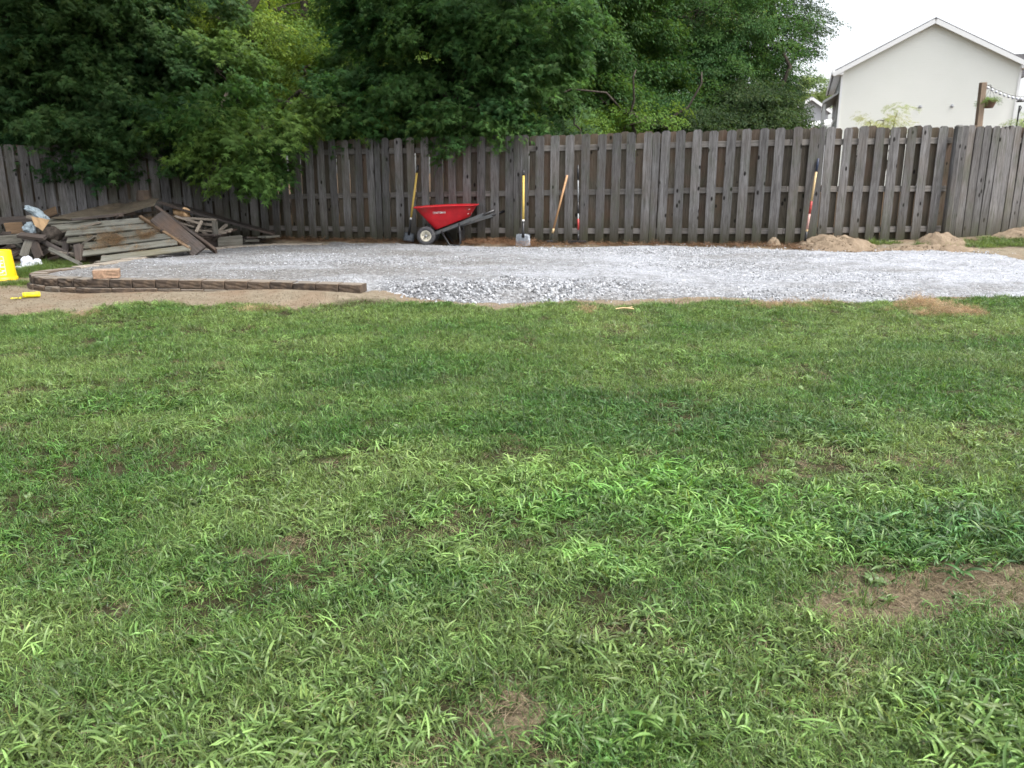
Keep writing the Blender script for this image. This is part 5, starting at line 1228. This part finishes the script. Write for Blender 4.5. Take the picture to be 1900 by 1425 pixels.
# leaf litter along the fence foot
x, y = field(40000, -6, 9, 12.3, 15.6, lambda a, b_: (np.abs(fence_y(a) - 0.25 - b_) < 0.28) & (poly_sdf(np.stack([a, b_], 1), PP) < 0.1)); k = rng.random(len(x)) < np.where((x > -0.9) & (x < 0.4), 0.9, 0.35) * (x < 5); x, y = x[k], y[k]
put(x, y, rng.integers(17, 21, len(x)), rng.uniform(0.4, 0.9, len(x)), tints(x, y, (0.16, 0.09, 0.05), (0.34, 0.21, 0.12)), rng.random(len(x)) * 0.03 * np.where((x > -0.9) & (x < 0.4), 2.2, 0.6) + 0.01, 0.4)
scatter("dry_straw", np.concatenate(P_), np.concatenate(R_), np.concatenate(S_), np.concatenate(I_), np.concatenate(T_), "grass_clumps",
        label="dead brown grass and straw raked loosely over lawn and fence foot", cat="straw", kind="stuff")
# straw lying on the pallet and sheets of the pile
P_, R_, S_, I_, T_ = [], [], [], [], []
def strew(quad, n, sc=(0.5, 1.0), col=((0.22, 0.15, 0.08), (0.36, 0.26, 0.15))):
    a, b_, c_, d_ = quad; u, v_ = rng.beta(1.6, 1.6, n)[:, None], rng.beta(1.6, 1.6, n)[:, None]; a, b_, c_, d_ = [np.array(q) for q in (a, b_, c_, d_)]
    P = (a * (1 - u) + b_ * u) * (1 - v_) + (d_ * (1 - u) + c_ * u) * v_; P[:, 2] += rng.random(n) * 0.03 + 0.01
    k = fbm(P[:, 0] * 4, P[:, 1] * 6, 3) > 0.45; P = P[k]; n = len(P)
    P_.append(P); R_.append(np.stack([rng.normal(0.5, 0.3, n), rng.normal(0, 0.2, n), rng.uniform(0, 6.28, n)], 1)); S_.append(rng.uniform(*sc, n)); I_.append(rng.integers(17, 21, n)); T_.append(tints(P[:, 0], P[:, 1], *col))
strew((at(175, 425, 12.4), at(300, 420, 12.6), at(310, 462, 12.1), at(185, 478, 11.8)), 900)
strew((at(130, 425, 12.4), at(160, 425, 12.5), at(190, 470, 11.9), at(165, 468, 11.9)), 120)
strew((at(255, 402, 12.9), at(290, 405, 12.9), at(355, 462, 12.1), at(300, 462, 12.1)), 260)
strew((at(120, 402, 12.9), at(285, 388, 13.0), at(290, 372, 13.8), at(210, 380, 14.0)), 90, (0.3, 0.7), ((0.16, 0.12, 0.08), (0.26, 0.2, 0.13)))
strew((at(320, 398, 13.4), at(350, 402, 13.4), at(345, 418, 13.2), at(330, 412, 13.2)), 60)
scatter("dead_straw", np.concatenate(P_), np.concatenate(R_), np.concatenate(S_), np.concatenate(I_), np.concatenate(T_), "grass_clumps",
        label="brown dead straw lying over the slatted pallet and plywood of the pile", cat="straw", kind="stuff")
# tall thin seed stalks standing in the lawn
for px, py, h_, lx, lab in ((975, 945, 0.26, 0.0, "thin dark grass stalk standing in the bright crabgrass near the lawn's middle"), (858, 800, 0.22, 0.0, "thin dark grass stalk standing farthest back in the lawn"),
                        (732, 1100, 0.22, 0.06, "thin dark grass stalk leaning right in the left-centre lawn"), (690, 1140, 0.14, -0.05, "short thin grass stalk leaning left beside the taller leaning one"), (352, 1395, 0.13, 0.0, "thin dark stalk near the lower left edge of the lawn"), (1008, 1400, 0.12, 0.01, "short thin stalk beside the lowest bare patch")):
    q = hit(px, py); bm = bmesh.new(); tube(bm, [(0, 0, -0.01), (lx * 0.4, 0, h_ * 0.5), (lx, 0.01, h_)], [0.0016, 0.0013, 0.0008], 5)
    for a in (-0.5, 0.3, 0.8): tube(bm, [(lx, 0.01, h_ * 0.97), (lx + 0.03 * math.sin(a), 0.01 + 0.01 * a, h_ + 0.025)], 0.0008, 4)
    o = link("grass_stalk", bm_mesh("grass_stalk", bm, m_plain("dark_stalk", (0.05, 0.075, 0.03), 0.7))); o.location = (q.x, q.y, float(ground_z(q.x, q.y))); props(o, lab, "grass stalk", "tall grass stalks in the lawn")
q = hit(1158, 583); bm = bmesh.new(); tube(bm, [(-0.09, 0, 0.02), (0, 0.01, 0.03), (0.10, -0.01, 0.02)], 0.008, 6); tube(bm, [(-0.08, 0.03, 0.015), (0.05, 0.02, 0.03), (0.09, 0.03, 0.035)], 0.006, 6)
o = link("dry_twig", bm_mesh("dry_twig", bm, MAT['wood_handle2'])); o.location = (q.x, q.y, float(ground_z(q.x, q.y)) + 0.03); props(o, "pale dry twig lying in the grass before the stone bank", "twig")

# ================================================================== TREES
def star_leaf(r, s):
    """five-lobed leaf in its own plane, stalk at the origin, tip along +x; returns 11 verts, 10 tris"""
    V = [(0.30 * s, 0, 0)]
    ang = [180, 100, 68, 50, 28, 0, -28, -50, -68, -100]
    rad = [0.26, 0.55, 0.17, 0.70, 0.18, 0.82, 0.18, 0.70, 0.17, 0.55]
    for a, q in zip(ang, rad): V.append((0.30 * s + q * s * math.cos(R(a)), q * s * math.sin(R(a)), -0.10 * s * q * q * 3 * r.uniform(0.2, 1.2)))
    return np.array(V), np.array([(0, i, i % 10 + 1) for i in range(1, 11)])
def oval_leaf(r, s):
    V = [(0, 0, 0), (0.35 * s, 0.22 * s, 0.03 * s), (0.35 * s, -0.22 * s, 0.03 * s), (0.75 * s, 0.17 * s, 0.0), (0.75 * s, -0.17 * s, 0.0), (s, 0, -0.06 * s)]
    return np.array(V), np.array([(0, 2, 1), (1, 2, 4), (1, 4, 3), (3, 4, 5)])
def twig_mesh(name, seed, kind, n, L, s, spread):
    r = random.Random(seed); Vs, Fs, Sh, Wm = [], [], [], []; o = 0
    for k in range(n):
        t = (k + r.random()) / n; px = L * t; fn = star_leaf if kind == 'star' else oval_leaf
        V, Fc = fn(r, s * r.uniform(0.7, 1.15))
        E = Euler((r.gauss(0, 0.55), r.uniform(-0.1, 0.9), r.choice((-1, 1)) * r.uniform(0.3, 1.4) * (1 - 0.6 * t)), 'XYZ').to_matrix()
        V = V @ np.array(E).T + np.array([px, r.gauss(0, spread), r.gauss(0, spread * 0.55) - 0.10 * L * t * t])
        Vs.append(V); Fs.append(Fc + o); o += len(V); sh = r.uniform(0.7, 1.3); Sh += [sh] * len(V); Wm += [max(0, r.gauss(0.05, 0.12))] * len(V)
    V = np.array([(0, 0, 0), (0, 0, .008), (L, 0, -0.1 * L), (L, 0, -0.1 * L + .004)]); Vs.append(V); Fs.append(np.array([(0, 2, 3), (0, 3, 1)]) + o); Sh += [0.4] * 4; Wm += [0.6] * 4
    return mesh_np(name, np.concatenate(Vs), np.concatenate(Fs), MAT['leaf'], dict(shade=Sh, warm=Wm))
library("twigs", [twig_mesh("star_twig", 1 + i, 'star', 26, 0.42, 0.105, 0.085) for i in range(6)] +         # 0-5
                 [twig_mesh("oval_twig", 11 + i, 'oval', 44, 0.45, 0.072, 0.09) for i in range(6)] +       # 6-11
                 [twig_mesh("small_twig", 21 + i, 'oval', 46, 0.40, 0.05, 0.07) for i in range(4)])        # 12-15
LS = {'star': (0, 6), 'oval': (6, 12), 'small': (12, 16)}
def limb_points(a, b_, r, n=6, sag=0.0):
    a, b_ = Vector(a), Vector(b_); L = (b_ - a).length
    return [a.lerp(b_, k / n) + Vector((r.gauss(0, 1), r.gauss(0, 1), r.gauss(0, 1))) * 0.03 * L * (0 < k < n) + Vector((0, 0, 0.12 * L * math.sin(math.pi * k / n) - sag * (k / n) ** 2)) for k in range(n + 1)]
def tree(name, label, base, height, radius, lobes, leaf, tint, tint2, seed, group=None, cat="tree", trunks=1, dens=1.0, scl=(0.8, 1.25), flat=0.55):
    """lobes: (x, y, z, rx, ry, rz, weight) in world metres"""
    r = random.Random(seed); g = np.random.default_rng(seed)
    bz = float(gz(base[0], base[1])); root = empty(name, (base[0], base[1], bz), label=label, cat=cat, group=group)
    B = Vector((base[0], base[1], bz)); bm = bmesh.new()
    tops = []
    for k in range(trunks):
        off = Vector((r.uniform(-.25, .25), r.uniform(-.25, .25), 0)) * (k > 0); top = B + off * 4 + Vector((r.uniform(-.5, .5), r.uniform(-.5, .5), height)); tops.append(top)
        pts = limb_points(B + off - Vector((0, 0, 0.1)), top, r, 8); pts = [Vector((p.x, p.y, p.z)) for p in pts]
        tube(bm, [p - B for p in pts], [radius * (1.25 if i == 0 else (1 - 0.75 * i / 8)) for i in range(9)], 10)
    tk = link("trunk", bm_mesh("trunk", bm, MAT['bark'], True), None, root)
    P, Dv, Tt = [], [], []; bml = bmesh.new()
    for (x, y, z, rx, ry, rz, w) in lobes:
        c = Vector((x, y, z)); zf = max(bz + 0.4, min(z - 0.25 * abs(x - base[0]), bz + height * 0.92)); ts = tops[r.randrange(trunks)]; f = (zf - bz) / height
        tube(bml, [p - B for p in limb_points(B.lerp(ts, f), c, r, 6)], [radius * 0.38 * (1 - 0.8 * i / 6) + 0.008 for i in range(7)], 7)
        vol = rx * ry + rx * rz + ry * rz; nsub = max(5, int(9.0 * vol * w * dens))
        for _ in range(nsub):
            d = g.normal(size=3); d /= np.linalg.norm(d); rad = g.uniform(0.45, 1.0) ** 0.5
            sc = np.array([x + d[0] * rx * rad, y + d[1] * ry * rad, z + d[2] * rz * rad])
            if sc[2] < bz + 0.15: continue
            if r.random() < 0.35: tube(bml, [p - B for p in limb_points(c, Vector(sc), r, 3)], [0.020, 0.014, 0.009, 0.004], 4, False)
            rs = g.uniform(0.28, 0.52); m = int(g.uniform(9, 17)); outd = np.array([sc[0] - x, sc[1] - y, 0]); outd /= np.linalg.norm(outd) + 1e-6
            q = g.normal(size=(m, 3)); q /= np.linalg.norm(q, axis=1)[:, None]; q *= (g.random((m, 1)) ** 0.4) * rs; q[:, 2] *= flat
            P.append(sc + q); dd = outd * 0.9 + q / rs * 0.8 + g.normal(size=(m, 3)) * 0.25; Dv.append(dd)
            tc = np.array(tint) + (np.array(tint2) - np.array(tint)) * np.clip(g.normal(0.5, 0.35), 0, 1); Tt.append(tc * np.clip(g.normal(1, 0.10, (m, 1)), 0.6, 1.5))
    link("limbs", bm_mesh("limbs", bml, MAT['bark'], True), None, root)
    P = np.concatenate(P); Dv = np.concatenate(Dv); Tt = np.concatenate(Tt); n = len(P)
    yaw = np.arctan2(Dv[:, 1], Dv[:, 0]); el = np.arctan2(Dv[:, 2], np.hypot(Dv[:, 0], Dv[:, 1])); pitch = -(np.clip(el * 0.5, -0.5, 0.5) - 0.28)
    a, b2 = LS[leaf]
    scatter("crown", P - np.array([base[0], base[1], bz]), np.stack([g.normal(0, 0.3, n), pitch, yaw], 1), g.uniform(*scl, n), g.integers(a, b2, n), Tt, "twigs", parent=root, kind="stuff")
    return n
def lobe(px, py, Y, rx, rz, ry=None, w=1.0):
    """a lobe by where its centre stands; sizes in pixels at that distance"""
    p = at(px, py, Y); k = Y / F_PX; return (p.x, Y, p.z, rx * k, (ry if ry else min(rx, rz) * k * 0.9), rz * k, w)
NT = 0
TG = "trees beyond the fence"
NT += tree("sweetgum_tree", "very dark dense tree at the far left hanging over the debris pile", (-8.3, 16.4), 8.5, 0.20,
    [lobe(-60, 60, 15.4, 200, 150), lobe(90, 180, 15.2, 150, 110), lobe(220, 90, 15.8, 150, 120), lobe(60, -120, 15.8, 220, 120), lobe(240, 230, 14.9, 120, 55), lobe(90, 245, 14.4, 110, 42), lobe(150, 280, 14.2, 70, 26), lobe(-90, 200, 14.4, 110, 60), lobe(330, 40, 16.4, 90, 120), lobe(270, 295, 14.6, 70, 30)],
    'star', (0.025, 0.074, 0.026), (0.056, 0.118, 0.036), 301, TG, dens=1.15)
NT += tree("sweetgum_tree", "leafy branch-hung tree left of centre whose low star-leaved branch covers the fence top", (-5.2, 17.2), 8.5, 0.16,
    [lobe(400, 130, 15.8, 70, 70), lobe(400, 205, 14.6, 70, 45), lobe(445, 275, 14.1, 48, 32), lobe(450, 312, 13.9, 28, 22), lobe(490, 245, 14.4, 50, 40), lobe(570, 195, 15.0, 80, 36), lobe(650, 200, 14.9, 60, 30), lobe(350, 225, 14.8, 50, 35), (-5.4, 12.4, 5.9, 1.7, 1.6, 0.9, 0.8), (-7.3, 12.4, 5.8, 1.6, 1.6, 0.9, 0.7), (-3.7, 12.2, 6.4, 1.5, 1.5, 0.8, 0.7), (-9.0, 12.8, 5.6, 1.5, 1.5, 0.9, 0.8)],  # last four lobes: overhang out of view, added to shade pile and fence
    'star', (0.038, 0.108, 0.028), (0.100, 0.178, 0.040), 302, TG)
NT += tree("maple_tree", "bright yellow-green leafed tree behind, between the dark left tree and the centre", (-4.6, 20.5), 10, 0.15,
    [lobe(400, 60, 19.5, 120, 90), lobe(500, 20, 20, 120, 90), lobe(520, 130, 19, 90, 60), lobe(630, 60, 20.5, 90, 70), lobe(430, 160, 18.4, 80, 50), lobe(560, 210, 18.6, 120, 34), lobe(340, 150, 19, 70, 60), lobe(490, 85, 17.4, 90, 55), lobe(570, 140, 16.9, 70, 40), lobe(420, 40, 17.6, 70, 50)],
    'oval', (0.075, 0.150, 0.028), (0.165, 0.245, 0.045), 303, TG, dens=0.85)
NT += tree("sweetgum_tree", "big dark star-leaved tree in the centre drooping over the fence behind the wheelbarrow", (-0.9, 17.0), 9, 0.24,
    [lobe(760, 60, 16.0, 100, 110), lobe(860, 90, 15.2, 110, 100), lobe(950, 70, 14.6, 90, 70), lobe(960, 10, 14.4, 110, 50), lobe(840, 190, 14.7, 130, 55), lobe(740, 195, 15.3, 80, 50), lobe(860, 235, 14.2, 85, 26), lobe(900, 215, 14.2, 70, 30), lobe(1020, 120, 14.6, 30, 40), lobe(660, 160, 15.6, 50, 30), lobe(820, -60, 16.0, 220, 90), lobe(960, 235, 14.3, 25, 12), lobe(700, 225, 15.2, 70, 25), lobe(660, 90, 17.4, 30, 50), (-1.6, 12.6, 6.3, 1.6, 1.4, 0.8, 0.6), (0.2, 13.2, 6.4, 1.3, 1.2, 0.8, 0.5)],  # last two lobes: out of view, added to shade the fence below
    'star', (0.030, 0.090, 0.028), (0.064, 0.142, 0.038), 304, TG, dens=1.1)
NT += tree("oak_tree", "dark shaded tree right of the centre sweetgum with small yellow gaps between its leaves", (1.6, 19.5), 10, 0.2,
    [lobe(1070, 30, 18.5, 90, 110), lobe(1060, 150, 18.0, 80, 70), lobe(1140, 80, 18.8, 90, 90), lobe(1120, 190, 17.5, 80, 45), lobe(1200, 170, 18.6, 70, 60), lobe(1100, -60, 19, 150, 70), lobe(1010, 200, 17.5, 50, 40)],
    'oval', (0.025, 0.075, 0.020), (0.055, 0.125, 0.026), 305, TG, dens=0.9)
NT += tree("oak_tree", "tall open-crowned green tree with sky showing through, left of the dark conifer", (4.6, 20.5), 11, 0.15,
    [lobe(1240, 30, 20, 70, 70), lobe(1290, 100, 20, 70, 60), lobe(1330, 20, 20, 80, 70), lobe(1340, 130, 19.6, 70, 60), lobe(1400, 60, 20, 70, 70), lobe(1250, 200, 18.2, 80, 40), lobe(1340, 205, 18, 90, 36), lobe(1300, 160, 19, 80, 50), lobe(1380, 110, 19.6, 70, 60), lobe(1300, -60, 20.5, 180, 60)],
    'small', (0.024, 0.080, 0.024), (0.055, 0.130, 0.032), 306, TG, scl=(0.9, 1.4), dens=0.85)
NT += tree("oak_tree", "dark tree whose ragged right side stands out against the white sky", (6.3, 21.5), 11.5, 0.22,
    [lobe(1430, 10, 21, 56, 60), lobe(1455, 60, 21, 46, 45), lobe(1475, 35, 21, 34, 26), lobe(1450, 110, 21, 60, 40), lobe(1470, 115, 21, 34, 30), lobe(1410, 150, 20.4, 55, 40), lobe(1420, -50, 21.5, 130, 50), lobe(1440, 160, 20.8, 28, 16)],
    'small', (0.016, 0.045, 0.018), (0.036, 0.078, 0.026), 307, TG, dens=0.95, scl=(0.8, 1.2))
NT += tree("cedar_tree", "low dark cedar with flat layered branches just left of the houses", (6.2, 19.0), 3.6, 0.14,
    [lobe(1385, 212, 18.3, 75, 18, 0.9), lobe(1370, 190, 18.5, 60, 18, 0.8), lobe(1405, 190, 18.6, 50, 14, 0.8), lobe(1385, 235, 18.0, 88, 16, 0.9), lobe(1390, 165, 18.8, 45, 18, 0.6), lobe(1300, 232, 17.8, 80, 22, 0.8), lobe(1250, 235, 17.6, 50, 20, 0.8)],
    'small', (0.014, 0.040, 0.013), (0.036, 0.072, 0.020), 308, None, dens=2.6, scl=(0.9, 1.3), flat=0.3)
NT += tree("shrub", "round bluish-green shrub just above the fence top right of centre", (1.1, 15.2), 1.6, 0.05,
    [lobe(1065, 232, 15.0, 52, 26), lobe(1020, 245, 15.0, 30, 20)], 'small', (0.075, 0.15, 0.075), (0.10, 0.18, 0.085), 309, None, "shrub", 3, 1.8, (0.4, 0.7))
NT += tree("sapling", "yellow-green sapling leaves lit between the trees above the fence right of centre", (2.6, 16.6), 3.0, 0.05,
    [lobe(1160, 235, 16.4, 60, 22), lobe(1210, 225, 16.8, 50, 26), lobe(960, 185, 16.8, 30, 45), lobe(1140, 210, 17, 60, 20)], 'oval', (0.07, 0.16, 0.03), (0.13, 0.23, 0.045), 310, None, "tree", 2, 0.6, (0.6, 0.9))
NT += tree("shrub", "feathery yellowish shrub before the cream house wall", (at(1640, 240, 30).x, 30), 2.0, 0.04,
    [lobe(1640, 225, 30, 18, 18, 0.4), lobe(1665, 210, 30, 8, 22, 0.3), lobe(1612, 225, 30, 8, 14, 0.3), lobe(1650, 240, 30, 30, 14, 0.5)], 'small', (0.26, 0.33, 0.10), (0.42, 0.43, 0.20), 311, None, "shrub", 5, 1.1, (0.45, 0.7))
NT += tree("shrub", "light green shrub top at the right edge above the fence", (at(1905, 235, 24).x, 24), 1.8, 0.04,
    [lobe(1900, 225, 24, 22, 14, 0.5), lobe(1925, 235, 24, 40, 18, 0.5)], 'small', (0.20, 0.30, 0.08), (0.30, 0.38, 0.12), 312, None, "shrub", 3, 1.4, (0.4, 0.6))
NT += tree("distant_tree", "pale green distant tree between the dark trees and the cream house", (at(1500, 200, 60).x, 95), 10, 0.3,
    [lobe(1500, 165, 95, 30, 22, 3), lobe(1535, 175, 95, 20, 20, 3), lobe(1470, 185, 95, 30, 25, 3)], 'oval', (0.13, 0.20, 0.07), (0.19, 0.26, 0.09), 313, None, dens=0.10, scl=(2.5, 4.0))
# the basket's own plant
g = np.random.default_rng(99); m = 70; a = g.uniform(0, 6.28, m); rad = g.uniform(0.0, 0.20, m)
P = np.stack([rad * np.cos(a) + 0.02, rad * np.sin(a), 0.16 + 0.06 * g.random(m) - np.clip(rad - 0.12, 0, 1) * 1.2], 1)
scatter("trailing_plant", P, np.stack([g.normal(0, .3, m), g.uniform(0.0, 0.7, m), a], 1), g.uniform(0.22, 0.36, m), g.integers(12, 16, m), np.tile((0.15, 0.24, 0.07), (m, 1)) * g.uniform(0.6, 1.4, (m, 1)), "twigs", parent=basket, kind="stuff")
# deep woods behind everything: one mass, nobody could count it
P_, R_, S_, I_, T_ = [], [], [], [], []
def mass(n, px0, px1, py0, py1, Y0, Y1, thr, tint, tint2, scl, freq=0.7):
    Y = rng.uniform(Y0, Y1, n); px = rng.uniform(px0, px1, n); py = rng.uniform(py0, py1, n)
    c_, s_ = math.cos(PITCH), math.sin(PITCH); dx = (px - CX) / F_PX; dy = (CY - py) / F_PX; fyv = c_ + dy * s_; t_ = Y / fyv
    X = dx * t_; Z = CAMZ + (-s_ + dy * c_) * t_; k = (fbm(X * freq + Y * 0.3, Z * freq + Y * 0.5, 3) > thr) & (Z > 0.7); X, Y, Z = X[k], Y[k], Z[k]; n = len(X)
    P_.append(np.stack([X, Y, Z], 1)); R_.append(np.stack([rng.normal(0, 0.4, n), rng.uniform(0, 0.6, n), rng.uniform(0, 6.28, n)], 1)); S_.append(rng.uniform(*scl, n)); I_.append(rng.integers(6, 12, n)); T_.append(tints(X, Z, tint, tint2))
mass(10500, -700, 1250, -160, 262, 23, 30, 0.40, (0.055, 0.12, 0.024), (0.13, 0.205, 0.04), (1.2, 2.2))
mass(8500, -700, 1180, -160, 262, 30, 36, 0.0, (0.035, 0.09, 0.02), (0.095, 0.165, 0.032), (1.8, 3.0))
mass(2600, 1150, 1420, -100, 245, 24, 32, 0.47, (0.10, 0.17, 0.045), (0.18, 0.25, 0.07), (1.0, 1.8))
scatter("distant_woods", np.concatenate(P_), np.concatenate(R_), np.concatenate(S_), np.concatenate(I_), np.concatenate(T_), "twigs",
        label="deep green woods closing the view behind the nearer trees", cat="woods", kind="stuff")
